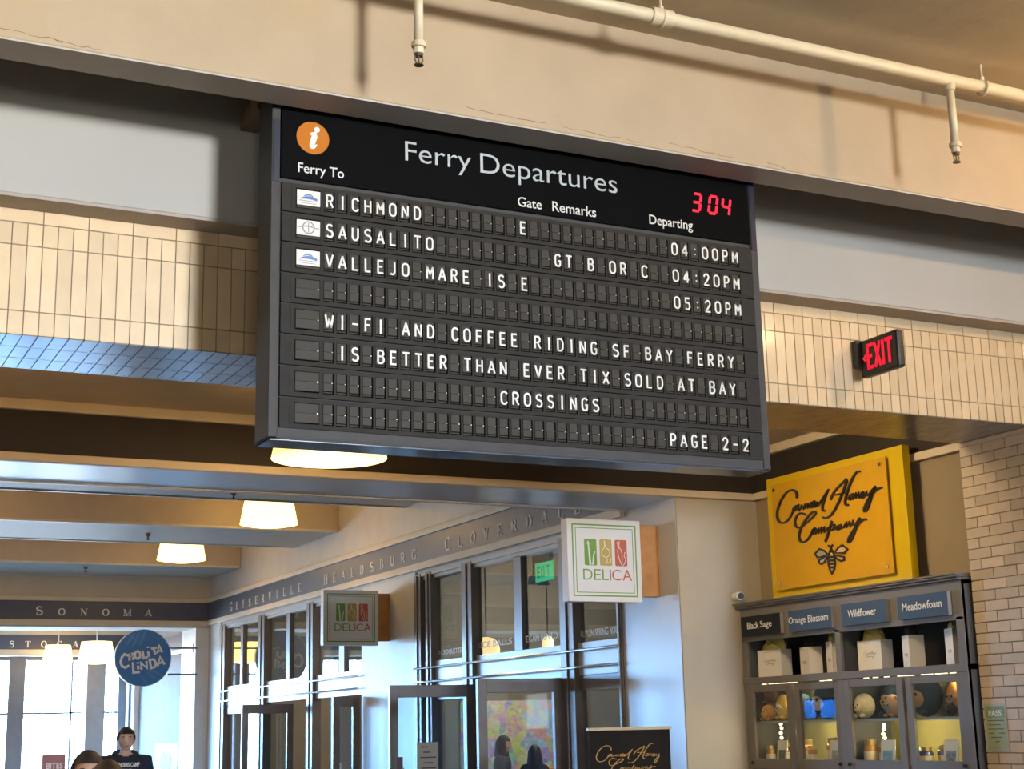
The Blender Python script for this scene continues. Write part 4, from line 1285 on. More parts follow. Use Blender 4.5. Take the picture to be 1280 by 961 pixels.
# ------------------------------------------------------------------ yellow honey sign standing on the cabinet
hs = thing('honey_shop_sign', (7.13, 8.93, CZ + 0.001), 'big yellow sign with black script and a bee on top of the cabinet', 'sign')
YW = mat('honey_yellow_board', (0.66, 0.44, 0.006), 0.5, var=0.03, spec=0.25)
YO = mat('honey_orange_panel', (0.62, 0.33, 0.012), 0.45, var=0.03, spec=0.25)
SCR = mat('black_script', (0.018, 0.014, 0.012), 0.35)
MB().box(7.10, 7.165, 8.125, 9.745, CZ + 0.001, 3.535).build('back_board', YW, hs, bevel=0.003)
PY, PZ = 9.6413, 2.6455
pan = MB().box(7.066, 7.074, PY - 1.371, PY, PZ, PZ + 0.828).build('front_panel', YO, hs, bevel=0.001)
f = face_left(7.066, PY, PZ)
SCRIPT = [[(0.3338, 0.6782), (0.3441, 0.7073), (0.3257, 0.7363), (0.2842, 0.7513), (0.2258, 0.7468), (0.1642, 0.7161), (0.1071, 0.6622), (0.0706, 0.5962), (0.0734, 0.5515), (0.0998, 0.5215), (0.1426, 0.5098), (0.1944, 0.518), (0.2404, 0.5426), (0.273, 0.5775), (0.3042, 0.6012), (0.3489, 0.6194), (0.3133, 0.62), (0.2828, 0.6024), (0.2781, 0.5856), (0.3066, 0.5834), (0.3405, 0.6075), (0.3503, 0.6192), (0.3419, 0.5942), (0.3587, 0.578), (0.3908, 0.6135), (0.3856, 0.5917), (0.4179, 0.6036), (0.4117, 0.5846), (0.4347, 0.616), (0.433, 0.5868), (0.4683, 0.6156), (0.4649, 0.5841), (0.5035, 0.6192), (0.5011, 0.5843), (0.5285, 0.5942), (0.5562, 0.6074), (0.5497, 0.6238), (0.527, 0.6184), (0.5149, 0.5961), (0.5311, 0.5801), (0.5733, 0.5879)], [(0.562, 0.5852), (0.5941, 0.6021), (0.5788, 0.6128), (0.5607, 0.5982), (0.5645, 0.5823), (0.5967, 0.5889), (0.6631, 0.6348), (0.7359, 0.6946), (0.6916, 0.6477), (0.6509, 0.5855), (0.6378, 0.5533), (0.652, 0.5344), (0.6788, 0.5324)], [(0.7448, 0.6061), (0.7643, 0.637), (0.8147, 0.6718), (0.8843, 0.7033), (0.9569, 0.7339), (0.9079, 0.6578), (0.8444, 0.5834), (0.785, 0.5246), (0.7274, 0.4861), (0.6726, 0.4766), (0.6402, 0.4893)], [(1.104, 0.7621), (1.0663, 0.7665), (1.0103, 0.7255), (0.9575, 0.6587), (0.9206, 0.5975), (0.907, 0.5577), (0.9256, 0.5385), (0.9466, 0.5405)], [(0.8037, 0.6329), (0.8892, 0.6313), (0.9574, 0.6354)], [(1.004, 0.6144), (0.971, 0.6068), (0.9513, 0.5822), (0.9709, 0.5719), (0.9987, 0.5903), (1.0073, 0.6097), (1.0125, 0.599), (1.006, 0.5752), (1.0373, 0.6136), (1.0359, 0.5791), (1.0678, 0.6132), (1.0711, 0.5756), (1.0995, 0.5797), (1.1251, 0.594), (1.1206, 0.6095), (1.1024, 0.6056), (1.0909, 0.5826), (1.1104, 0.565), (1.1425, 0.5816), (1.1581, 0.608), (1.1526, 0.5818), (1.1717, 0.5741), (1.2113, 0.6042), (1.2601, 0.6294)], [(1.2601, 0.6294), (1.2362, 0.6045), (1.2067, 0.5641), (1.164, 0.4969), (1.1358, 0.4698), (1.1144, 0.4695), (1.1199, 0.4949), (1.16, 0.5382), (1.2146, 0.5792), (1.2735, 0.6071), (1.3289, 0.6101)], [(0.432, 0.5386), (0.3779, 0.5589), (0.3271, 0.5484), (0.2962, 0.5134), (0.2926, 0.479), (0.3166, 0.4499), (0.366, 0.448), (0.4246, 0.4706), (0.497, 0.4955), (0.5483, 0.5229), (0.557, 0.5389), (0.5305, 0.5493), (0.4802, 0.5321), (0.4127, 0.4894), (0.3576, 0.4361), (0.3312, 0.3875), (0.341, 0.3475), (0.3816, 0.3315), (0.4316, 0.341), (0.4769, 0.374), (0.5119, 0.4038), (0.5398, 0.4199), (0.5071, 0.4104), (0.4864, 0.3857), (0.5063, 0.3781), (0.5341, 0.3925), (0.5445, 0.4125), (0.5502, 0.4016), (0.5422, 0.3788), (0.5733, 0.4131), (0.5722, 0.3785), (0.6063, 0.4158), (0.6075, 0.3775), (0.6456, 0.415), (0.6442, 0.378), (0.6913, 0.4024)], [(0.7445, 0.4477), (0.7111, 0.3999), (0.6733, 0.3374), (0.6469, 0.3052)], [(0.7045, 0.4008), (0.74, 0.4198), (0.7701, 0.4159), (0.768, 0.3969), (0.7395, 0.3796), (0.7115, 0.3797), (0.7562, 0.3859), (0.8041, 0.4007), (0.8381, 0.4105), (0.8083, 0.4026), (0.7886, 0.3801), (0.8116, 0.3739), (0.8436, 0.4014), (0.8423, 0.3783), (0.8717, 0.3837), (0.9066, 0.4166), (0.9036, 0.3788), (0.9428, 0.416), (0.9475, 0.3782), (0.9816, 0.4183), (0.9745, 0.3896), (0.9979, 0.3817), (1.0314, 0.4069), (1.0618, 0.4291)], [(1.0618, 0.4291), (1.047, 0.4106), (1.0109, 0.3619), (0.9687, 0.3056), (0.9365, 0.2709), (0.908, 0.2693), (0.9159, 0.2931), (0.956, 0.3294), (1.0148, 0.3737), (1.0757, 0.4068), (1.1081, 0.4148), (1.1347, 0.4064)]]
BEE = [[(0.7076, 0.2525), (0.6788, 0.2101), (0.6651, 0.167), (0.6659, 0.1335), (0.6792, 0.0932), (0.698, 0.0636), (0.7255, 0.0885), (0.742, 0.1255), (0.7422, 0.1587), (0.7358, 0.2037), (0.7076, 0.2525)], [(0.6612, 0.212), (0.6241, 0.2413), (0.572, 0.2602), (0.5141, 0.2312), (0.5381, 0.2003), (0.5877, 0.1977), (0.6612, 0.212)], [(0.6592, 0.1944), (0.6233, 0.1938), (0.5584, 0.1784), (0.5542, 0.1564), (0.5819, 0.1451), (0.6191, 0.1552), (0.6592, 0.1944)], [(0.748, 0.2107), (0.7885, 0.2421), (0.8427, 0.2579), (0.8948, 0.2217), (0.8576, 0.1984), (0.748, 0.2107)], [(0.7471, 0.1869), (0.8078, 0.1803), (0.85, 0.1691), (0.8518, 0.1469), (0.8123, 0.1429), (0.7709, 0.1639), (0.7471, 0.1869)], [(0.7057, 0.2516), (0.6938, 0.2641), (0.6771, 0.2744)], [(0.7101, 0.2511), (0.7169, 0.2642), (0.7302, 0.2722)], [(0.6851, 0.2261), (0.7292, 0.2239)], [(0.672, 0.1885), (0.7394, 0.1811)], [(0.6666, 0.164), (0.7419, 0.1559)], [(0.6682, 0.1388), (0.7391, 0.1313)], [(0.675, 0.1114), (0.7275, 0.106)]]


def script_strokes(b, fr, k, du, dv, n0, n1, mi=0, wk=1.0):
    runs = []
    for si, s_ in enumerate(SCRIPT):
        if si in (0, 7):
            cut = 15 if si == 0 else 22
            runs += [(0.95, 1, s_[:cut + 1]), (0.72, 0, s_[cut:])]
        else:
            runs.append(((0, 0.9, 1, 1, 1, 0.72, 1, 0, 1, 0.70, 0.9)[si], 0 if si in (5, 9) else 1, s_))
    for wq, sm, s_ in runs:
        pts = [(a * k + du, c * k + dv) for a, c in s_]
        ws = []
        for i in range(len(pts)):
            a = pts[max(0, i - 1)]; c = pts[min(len(pts) - 1, i + 1)]
            dx, dy = c[0] - a[0], c[1] - a[1]
            l = math.hypot(dx, dy) or 1
            ws.append((0.013 + 0.013 * max(0.0, abs(dy) / l - 0.25)) * k * wk * wq)
        b.stroke(fr, pts, ws, n0, n1, mi, smooth=sm)
    return b


script_strokes(MB(), f, 1.0, 0, 0, 0.004, 0.016).build('script_lettering', SCR, hs)
b = MB()
b.prism(f, BEE[0][:-1], 0.001, 0.006, 1)
b.prism(f, BEE[1][:-1], 0.001, 0.006, 2); b.prism(f, BEE[2][:-1], 0.001, 0.006, 2)
b.prism(f, BEE[3][:-1], 0.001, 0.006, 1); b.prism(f, BEE[4][:-1], 0.001, 0.006, 1)
for i, s_ in enumerate(BEE):
    b.stroke(f, s_, 0.012 if i < 7 else 0.018, 0.004, 0.014, 0)
b.build('bee_emblem', [SCR, mat('bee_cream', (0.72, 0.50, 0.22), 0.5), mat('bee_grey_wing', (0.36, 0.33, 0.24), 0.5)], hs)
b = MB()
for yy in (PY - 0.05, PY - 1.32):
    for zz in (PZ + 0.05, PZ + 0.78):
        b.tube([(7.103, yy, zz), (7.052, yy, zz)], 0.010, 14)
        b.tube([(7.058, yy, zz), (7.050, yy, zz)], 0.014, 14)
b.build('standoff_bolt', ROD, hs)

# ------------------------------------------------------------------ gift bags on the open shelf
BAGW = mat('white_gift_bag', (0.84, 0.79, 0.71), 0.55, var=0.03)
INK = mat('grey_logo_ink', (0.25, 0.22, 0.20), 0.7)
TISY = mat('yellow_tissue', (0.62, 0.54, 0.16), 0.8, var=0.08, scale=30)
TISK = mat('black_tissue', (0.015, 0.015, 0.018), 0.8)


def gift_bag(yl, yr, h, rot, tissue, label, tz=0.10, depth=0.11):
    w_ = (yl - yr)
    c = Vector((7.19, (yl + yr) / 2, SH + 0.0005))
    t = thing('gift_bag', c, label, 'gift bag', 'gift bags on the open shelf')
    ca, sa = math.cos(rot), math.sin(rot)
    U = Vector((sa, -ca, 0)); Nn = Vector((-ca, -sa, 0)); V = Vector((0, 0, 1))
    fr = Fr(c, U, V, Nn)
    b = MB()
    hw, hd = w_ / 2, depth / 2
    tk = 0.003
    for n0, n1, u0, u1 in ((hd - tk, hd, -hw, hw), (-hd, -hd + tk, -hw, hw), (-hd, hd, -hw, -hw + tk), (-hd, hd, hw - tk, hw)):
        b.fbox(fr, u0, u1, 0, h, n0, n1)
    b.fbox(fr, -hw, hw, 0, 0.004, -hd, hd)
    b.build('bag_body', BAGW, t)
    fr2 = Fr(c + Nn * (hd + 0.0005), U, V, Nn)
    b = MB()
    script_strokes(b, fr2, w_ * 0.42, -w_ * 0.27, h * 0.28, 0, 0.0006, wk=0.9)
    b.fbox(fr2, -w_ * 0.22, w_ * 0.10, h * 0.90, h * 0.91, 0, 0.0006)
    b.build('bag_logo', INK, t)
    b = MB()
    r2 = random.Random(label)
    n_ = 14
    rings_ = [(1.0, -0.02), (1.05, 0.0), (0.95, tz * .35), (0.70, tz * .65), (0.40, tz * .85)]
    k0 = len(b.v)
    lean = r2.uniform(-.3, .3)
    for ri, (sc_, hz) in enumerate(rings_):
        for j in range(n_):
            a = 2 * math.pi * j / n_
            q = sc_ * (1 + (r2.uniform(-.16, .16) if ri > 1 else 0))
            b.v.append(fr.p((hw - .006) * q * .92 * math.cos(a) + lean * hz, h + hz * (1 + (r2.uniform(-.35, .5) if ri > 1 else 0)), (hd - .006) * q * .92 * math.sin(a)))
    for ri in range(len(rings_) - 1):
        for j in range(n_):
            b.f.append((k0 + ri * n_ + j, k0 + ri * n_ + (j + 1) % n_, k0 + (ri + 1) * n_ + (j + 1) % n_, k0 + (ri + 1) * n_ + j)); b.m.append(0)
    b.f.append(tuple(k0 + (len(rings_) - 1) * n_ + j for j in range(n_))); b.m.append(0)
    b.build('tissue_paper', tissue, t)


Yc_ = lambda px: at(px, 835, 0, 7.12).y
gift_bag(Yc_(947), Yc_(973), 0.215, 0.10, TISY, 'squat white gift bag with yellow tissue, farthest from the brick pier', 0.11)
gift_bag(Yc_(997), Yc_(1014), 0.21, -0.25, TISK, 'white gift bag with black tissue under the Orange Blossom plate', 0.05)
gift_bag(Yc_(1028), Yc_(1043), 0.235, -0.35, TISY, 'tall white gift bag with yellow tissue against the middle divider', 0.09, 0.09)
gift_bag(Yc_(1072), Yc_(1100), 0.215, 0.05, TISY, 'wide white gift bag with pointed yellow tissue under the Wildflower plate', 0.09)
gift_bag(Yc_(1126), Yc_(1142), 0.225, -0.35, TISK, 'white gift bag with black tissue under the Meadowfoam plate', 0.12)
gift_bag(Yc_(1178), Yc_(1194), 0.245, -0.3, TISY, 'slim white gift bag with yellow tissue, nearest the brick pier', 0.06, 0.08)

# ------------------------------------------------------------------ soft toys behind the glass (upper inner shelf)
TB = mat('plush_brown', (0.13, 0.055, 0.035), 0.95, var=0.1, scale=60, bump=0.3, bscale=120)
TO = mat('plush_orange', (0.62, 0.27, 0.07), 0.95, var=0.1, scale=60, bump=0.3, bscale=120)
TY = mat('plush_yellow', (0.68, 0.44, 0.08), 0.95, var=0.1, scale=60, bump=0.3, bscale=120)
TBL = mat('plush_blue', (0.030, 0.062, 0.105), 0.95, var=0.1, scale=60, bump=0.3, bscale=120)
TCR = mat('plush_cream', (0.62, 0.52, 0.33), 0.95, var=0.1, scale=60, bump=0.3, bscale=120)
TK_ = mat('plush_black', (0.012, 0.012, 0.014), 0.95, var=0.1)
TPK = mat('plush_magenta', (0.40, 0.07, 0.24), 0.95, var=0.1)
TGR = mat('plush_grey', (0.25, 0.24, 0.27), 0.95, var=0.1, scale=60, bump=0.3, bscale=120)
TTN = mat('plush_tan', (0.42, 0.25, 0.16), 0.95, var=0.1, scale=60, bump=0.3, bscale=120)
ZS = 1.661


def toy(x, y, r, fur, face, label, ears='round', squash=(1, 1, 1), z=None):
    """a round stuffed toy: body, head, muzzle, ears, eyes, feet"""
    zc = ZS + r * squash[2] if z is None else z
    c = Vector((x, y, zc))
    t = thing('stuffed_toy', (x, y, zc - r * squash[2]), label, 'soft toy', 'soft toys behind the cabinet glass')
    b = MB().ell(c, (r * 0.92 * squash[0], r * squash[1], r * squash[2]))
    b.build('head', fur, t, smooth=True)
    MB().ell(c + Vector((-r * .62, 0, -r * .12)), (r * .42, r * .62, r * .56)).build('face', face, t, smooth=True)
    for s_ in (-1, 1):
        if ears == 'round':
            MB().ell(c + Vector((-r * .1, s_ * r * .62, r * .82)), (r * .18, r * .3, r * .3)).build('ear', fur, t, smooth=True)
        elif ears == 'long':
            MB().ell(c + Vector((-r * .1, s_ * r * .45, r * .9)), (r * .14, r * .18, r * .42)).build('ear', fur, t, smooth=True)
        elif ears == 'flop':
            MB().ell(c + Vector((-r * .2, s_ * r * .95, r * .05)), (r * .16, r * .22, r * .5)).build('ear', fur, t, smooth=True)
        MB().ell(c + Vector((-r * 1.0, s_ * r * .28, r * .08)), (r * .06, r * .09, r * .09), seg=8, rings=6).build('eye', TK_, t, smooth=True)
        MB().ell(c + Vector((-r * .7, s_ * r * .5, -r * .80 * squash[2])), (r * .3, r * .22, r * .2)).build('foot', fur, t, smooth=True)
    MB().ell(c + Vector((-r * 1.04, 0, -r * .14)), (r * .06, r * .1, r * .07), seg=8, rings=6).build('nose', TK_, t, smooth=True)
    return t


toy(7.14, 9.95, 0.062, TO, TY, 'orange toy with a yellow face, low at the far end of the shelf', 'none')
toy(7.18, 9.955, 0.066, TB, TB, 'brown bear toy resting on top of the orange one', 'round', z=1.854)
toy(7.17, 9.79, 0.066, TY, TCR, 'yellow chick toy beside the brown bear', 'none', (1, 1, 1.5))
toy(7.22, 9.595, 0.066, TBL, TY, 'small blue toy with a yellow face behind the second glass door', 'round', (1, 1, 1.5))
toy(7.22, 9.325, 0.112, TBL, TCR, 'blue and cream round toy filling the second glass door', 'flop', (1, 1, 1.2))
toy(7.18, 9.065, 0.062, TTN, TCR, 'tan toy squeezed behind the middle stile', 'round', (1, 1, 1.8))
toy(7.14, 8.785, 0.080, TCR, TCR, 'cream toy at the front of the third glass door', 'none', (1, 1, 1.1))
toy(7.345, 8.69, 0.110, TBL, TCR, 'large blue toy behind the cream one', 'round', (1, 1, 1.15))
toy(7.15, 8.49, 0.062, TTN, TGR, 'tan mouse toy tucked at the right of the third glass door', 'round', (1, 1, 1.3))
toy(7.28, 8.29, 0.122, TBL, TTN, 'big blue toy with a tan face behind the fourth glass door', 'none', (1, 1, 1.17))
toy(7.385, 8.09, 0.062, TPK, TY, 'magenta and yellow toy high behind the fourth glass door', 'round', (1, 1, 2.0))
toy(7.23, 7.915, 0.082, TO, TTN, 'orange dog toy with drooping ears near the brick pier', 'flop', (1, 1, 1.5))
toy(7.106, 7.86, 0.044, TK_, TK_, 'black cat toy lying low in front of the orange dog', 'round')
toy(7.16, 7.71, 0.058, mat('plush_pale_blue', (0.36, 0.46, 0.60), 0.95), TCR, 'pale blue toy against the cabinet end by the brick pier', 'none', (1, 1, 2.2))

# ------------------------------------------------------------------ jars, cards and trinkets (lower inner shelf)
ZL2 = 1.322
JG = glass_mat('jar_glass', (0.92, 0.90, 0.80), 1.5)
HON = mat('honey_amber', (0.36, 0.15, 0.02), 0.2, var=0.1)
LID = mat('gold_lid', (0.55, 0.40, 0.14), 0.3, metal=0.8)
LAB = mat('jar_label_cream', (0.60, 0.54, 0.42), 0.7)
BLJ = mat('blue_trinket_foil', (0.08, 0.10, 0.28), 0.25, metal=0.4, var=0.2, scale=40)


def jar(y, r, h, label, fill=HON, x=7.22, name='honey_jar'):
    t = thing(name, (x, y, ZL2), label, 'jar', 'small jars behind the cabinet glass')
    MB().lathe([(0.001, 0), (r, 0), (r, h * .72), (r * .8, h * .82), (0.001, h * .82)], (x, y, ZL2), 20).build('jar_body', fill, t, smooth=True)
    MB().lathe([(0.001, h * .80), (r * .86, h * .80), (r * .86, h), (0.001, h)], (x, y, ZL2), 20).build('lid', LID, t)
    b = MB().lathe([(r * 1.01, h * .15), (r * 1.01, h * .58)], (x, y, ZL2), 20)
    b.build('jar_label', LAB, t)
    return t


jar(9.985, 0.036, 0.15, 'amber jar with a gold lid, farthest from the brick pier', x=7.16)
jar(9.895, 0.034, 0.17, 'amber jar just left of the first picture card', mat('dark_honey', (0.05, 0.03, 0.02), 0.2), x=7.25)
jar(9.71, 0.034, 0.13, 'dark jar right of the first picture card', mat('dark_honey', (0.05, 0.03, 0.02), 0.2), x=7.22)
jar(9.58, 0.042, 0.19, 'pale jar at the left of the second glass door', x=7.22)
jar(9.44, 0.034, 0.15, 'short amber jar in the middle of the second glass door', x=7.15)
jar(9.31, 0.044, 0.20, 'tall amber jar left of the second picture card', x=7.24)
jar(8.80, 0.050, 0.19, 'wide brown jar at the left of the third glass door', x=7.18)
jar(8.69, 0.046, 0.17, 'brown jar left of the blue picture card', x=7.22)
jar(8.37, 0.030, 0.12, 'small jar right of the blue picture card', x=7.16)
jar(8.20, 0.050, 0.14, 'blue foil jar in the fourth glass door', BLJ, x=7.16)
jar(8.085, 0.046, 0.15, 'blue foil jar left of the white card by the pier', BLJ, x=7.22)
CARD = mat('white_card', (0.72, 0.69, 0.63), 0.6, var=0.02)
for px, py0, py1, w_, mm, lab in ((976, 921, 949, 0.125, mat('card_photo_grey', (0.12, 0.12, 0.12), 0.5, var=0.5, scale=30), 'white picture card with a grey photo, leaning at the far end'),
                               (1043, 920, 950, 0.13, mat('card_photo_beige', (0.42, 0.36, 0.28), 0.5, var=0.3, scale=30), 'white picture card with a beige photo beside the middle stile'),
                               (1108, 921, 950, 0.15, mat('card_photo_blue', (0.20, 0.33, 0.45), 0.5, var=0.3, scale=20), 'white picture card with a blue photo, third along'),
                               (1187, 922, 951, 0.14, mat('card_photo_sketch', (0.22, 0.20, 0.19), 0.5, var=0.8, scale=40), 'white picture card with dark sketches, nearest the brick pier')):
    x = 7.11
    y = at(px, 940, 0, x).y
    h_ = 0.19
    t = thing('picture_card', (x, y, ZL2), lab, 'card', 'picture cards behind the cabinet glass')
    fr = Fr((x, y + w_ / 2, ZL2), (0, -1, 0), Vector((0.12, 0, 0.99)), Vector((-0.99, 0, 0.12)))
    MB().fbox(fr, 0, w_, 0, h_, -0.004, 0).build('card_board', CARD, t)
    MB().fbox(fr, w_ * .16, w_ * .84, h_ * .12, h_ * .62, 0, 0.001).build('card_picture', mm, t)
    MB().box(x + 0.022, x + 0.06, y - 0.01, y + 0.01, ZL2, ZL2 + 0.10).build('easel_back', CARD, t)

# ------------------------------------------------------------------ PASS notice on the pier
GNP = mat('notice_green', (0.22, 0.33, 0.17), 0.5, var=0.05)
GNP2 = mat('notice_pale_green', (0.36, 0.42, 0.26), 0.5, var=0.06)
NTX = mat('notice_dark_text', (0.13, 0.16, 0.08), 0.7)
pn = thing('pass_notice', (XP, 7.44, 1.45), 'green PASS inspection notice on the brick pier', 'notice')
A_, B_ = at(1229.5, 880, 0, XP - 0.004), at(1262, 938, 0, XP - 0.004)
w_, h_ = A_.y - B_.y, A_.z - B_.z
f = face_left(XP, A_.y, B_.z)
MB().fbox(f, 0, w_, 0, h_, 0, 0.005).build('plastic_sleeve', mat('notice_sleeve', (0.44, 0.46, 0.38), 0.3), pn)
MB().fbox(f, w_ * .06, w_ * .94, h_ * .03, h_ * .70, 0.005, 0.006).build('notice_sheet', GNP2, pn)
MB().fbox(f, w_ * .06, w_ * .94, h_ * .70, h_ * .95, 0.005, 0.006).build('notice_heading', GNP, pn)
MB().text(f, 'PASS', w_ * .2, h_ * .735, width=w_ * .6, height=h_ * .13, n0=0.006, th=0.001, offset=0.03).build('notice_lettering', WHT, pn)
b = MB()
for q, (l0, l1) in enumerate(((.14, .88), (.16, .72), (.14, .84), (.14, .38), (.22, .74), (.42, .6))):
    zz = h_ * (.63 - q * .09)
    b.fbox(f, w_ * l0, w_ * l1, zz, zz + h_ * .022, 0.006, 0.007)
    if q == 3: b.fbox(f, w_ * .62, w_ * .88, zz, zz + h_ * .022, 0.006, 0.007)
b.build('notice_text_line', NTX, pn)

# ------------------------------------------------------------------ security camera
sc = thing('security_camera', (7.0, YP - 0.012, 2.60), 'small white security camera on the cream wall left of the cabinet', 'camera')
MB().tube([(7.0, YP - 0.012, 2.64), (7.0, YP - 0.05, 2.64)], 0.03, 16).build('camera_mount', WHITE, sc)
MB().tube([(7.0, YP - 0.05, 2.64), (6.985, YP - 0.12, 2.636)], 0.034, 20).build('camera_body', WHITE, sc, bevel=0.006)
MB().tube([(6.985, YP - 0.118, 2.636), (6.983, YP - 0.128, 2.6355)], 0.026, 20).build('camera_lens', BLACK, sc)

# ------------------------------------------------------------------ black roll-up banner
bn = thing('rollup_banner', (5.63, 9.60, 0), 'black roll-up banner with gold honey company script before the column', 'banner')
BNK = mat('banner_black_fabric', (0.014, 0.012, 0.011), 0.8, var=0.1, spec=0.15)
GLD = mat('gold_script', (0.52, 0.31, 0.075), 0.4)
WOODB = mat('banner_top_bar', (0.50, 0.40, 0.28), 0.4, var=0.06)
A_, B_ = at(734, 911, 1, 9.6), at(838, 907, 1, 9.6)
bx0, bx1, bz = A_.x, B_.x, 1.638
MB().box(bx0, bx1, 9.585, 9.615, bz - 0.022, bz).build('top_bar', WOODB, bn, bevel=0.003)
b = MB()
k = 24
vs = []
for i in range(k + 1):
    u = i / k
    xx = bx0 + 0.012 + (bx1 - bx0 - 0.024) * u
    dy = -0.020 * math.exp(-((u - 0.93) / 0.05) ** 2)
    vs += [(xx, 9.598 + dy, 0.10), (xx, 9.598 + dy * .6, bz - 0.02), (xx, 9.602 + dy, 0.10), (xx, 9.602 + dy * .6, bz - 0.02)]
fs = []
for i in range(k):
    a = 4 * i
    fs += [(a, a + 4, a + 5, a + 1), (a + 2, a + 3, a + 7, a + 6), (a + 1, a + 5, a + 7, a + 3), (a, a + 2, a + 6, a + 4)]
b.add(vs, fs)
b.build('banner_fabric', BNK, bn)
wb = bx1 - bx0
script_strokes(MB(), face_front(bx0, 9.597, bz - 0.47), wb * 0.66, wb * 0.045, 0.0, 0.0, 0.0015, wk=0.72).build('banner_lettering', GLD, bn)
MB().box(bx0 - 0.02, bx1 + 0.02, 9.52, 9.68, 0, 0.09).build('banner_base', mat('silver_banner_base', (0.5, 0.5, 0.5), 0.3, metal=0.8), bn, bevel=0.01)
MB().tube([(5.63, 9.625, 0.05), (5.63, 9.618, bz - 0.01)], 0.010, 8).build('support_pole', ROD, bn)


# ------------------------------------------------------------------ shop interior things
def mural_mat():
    mt = bpy.data.materials.new('floral_mural')
    mt.use_nodes = True
    N, L = mt.node_tree.nodes, mt.node_tree.links
    bs = N['Principled BSDF']
    bs.inputs['Roughness'].default_value = 0.6
    tc = N.new('ShaderNodeTexCoord')
    nz = N.new('ShaderNodeTexNoise')
    nz.inputs['Scale'].default_value = 5
    mx = N.new('ShaderNodeVectorMath')
    mx.operation = 'MULTIPLY_ADD'
    mx.inputs[1].default_value = (0.12, 0.12, 0.12)
    L.new(tc.outputs['Object'], nz.inputs['Vector'])
    L.new(nz.outputs['Color'], mx.inputs[0])
    L.new(tc.outputs['Object'], mx.inputs[2])
    vo = N.new('ShaderNodeTexVoronoi')
    vo.inputs['Scale'].default_value = 5.0
    vo.inputs['Randomness'].default_value = 1
    L.new(mx.outputs[0], vo.inputs['Vector'])
    sp = N.new('ShaderNodeSeparateColor')
    L.new(vo.outputs['Color'], sp.inputs[0])
    cr = N.new('ShaderNodeValToRGB')
    el = cr.color_ramp.elements
    cols = [(0.20, 0.34, 0.22), (0.30, 0.48, 0.66), (0.62, 0.34, 0.26), (0.36, 0.28, 0.58), (0.52, 0.56, 0.14), (0.55, 0.42, 0.40), (0.22, 0.44, 0.40), (0.60, 0.52, 0.30)]
    cr.color_ramp.interpolation = 'CONSTANT'
    el[0].color = (*cols[0], 1)
    el[1].position = 1 / 8; el[1].color = (*cols[1], 1)
    for i in range(2, 8):
        e_ = el.new(i / 8); e_.color = (*cols[i], 1)
    L.new(sp.outputs[0], cr.inputs[0])
    v2 = N.new('ShaderNodeTexVoronoi')
    v2.inputs['Scale'].default_value = 19
    L.new(mx.outputs[0], v2.inputs['Vector'])
    m2 = N.new('ShaderNodeMixRGB')
    m2.inputs[0].default_value = 0.28
    L.new(cr.outputs[0], m2.inputs[1])
    L.new(v2.outputs['Color'], m2.inputs[2])
    L.new(m2.outputs[0], bs.inputs['Base Color'])
    return mt


tag(MB().box(8.55, 10.2, 18.96, 18.995, 0.75, 2.02).build('floral_mural', mural_mat()), 'bright patchwork floral mural on the shop back wall, seen through the door glass', 'mural')
area_light('mural_spot_lamps', (9.4, 17.2, 3.6), (9.6, 18.9, 1.6), 1.6, 0.3, 60, (1.0, 0.93, 0.84))
ct = thing('shop_counter', (9.0, 17.6, 0), 'pale counter behind the two women in the shop', 'counter')
MB().box(8.55, 11.0, 17.3, 17.9, 1.0, 1.06).build('counter_top', mat('counter_pale_top', (0.62, 0.60, 0.56), 0.4), ct, bevel=0.006)
MB().box(8.6, 10.95, 17.36, 17.85, 0, 1.0).build('counter_body', mat('counter_brown_body', (0.20, 0.12, 0.08), 0.6), ct)
p = at(690, 949, 1, 17.6)
bt = thing('basket_of_fruit', (p.x, 17.6, 1.06), 'small bowl of orange fruit on the shop counter', 'fruit bowl')
MB().lathe([(0.001, 0), (0.06, 0), (0.11, 0.07), (0.105, 0.07), (0.055, 0.01)], (p.x, 17.6, 1.06), 20).build('bowl', BLACK, bt, smooth=True)
for q in range(5):
    a = q * 1.256
    MB().ell((p.x + 0.05 * math.cos(a), 17.6 + 0.05 * math.sin(a), 1.125), (0.035, 0.035, 0.035), seg=12, rings=8).build('orange', mat('orange_peel', (0.62, 0.20, 0.04), 0.5), bt, smooth=True)
# green exit sign hanging inside the glass
A_, B_ = at(669, 701, 0, 7.2), at(690, 727, 0, 7.2)
ge = thing('green_exit_sign', (7.2, 13.82, 3.12), 'green lit exit sign hanging inside the shop behind the glass', 'exit sign')
GRE = mat('green_exit_glow', (0.05, 0.5, 0.25), 0.5, emit=(0.03, 0.62, 0.24), estr=0.9)
GRK = mat('green_exit_letter', (0.05, 0.25, 0.14), 0.5, emit=(0.02, 0.22, 0.10), estr=0.6)
MB().box(7.20, 7.225, B_.y, A_.y, 3.125, 3.315).build('sign_panel', GRE, ge)
f = face_left(7.199, A_.y, 3.125)
wd = A_.y - B_.y
b = MB()
for q, ch in enumerate('EXIT'):
    b.text(f, ch, wd * (.12 + q * .2), 0.035, width=wd * (.15 if ch != 'I' else .04), height=0.12, th=0.001, offset=0.02)
b.build('sign_letter', GRK, ge)
MB().box(7.19, 7.235, B_.y + 0.02, A_.y + 0.02, 3.315, 3.40).tube([(7.21, 13.82, 3.40), (7.21, 13.82, 4.2)], 0.01, 8).build('housing', WHITE, ge)
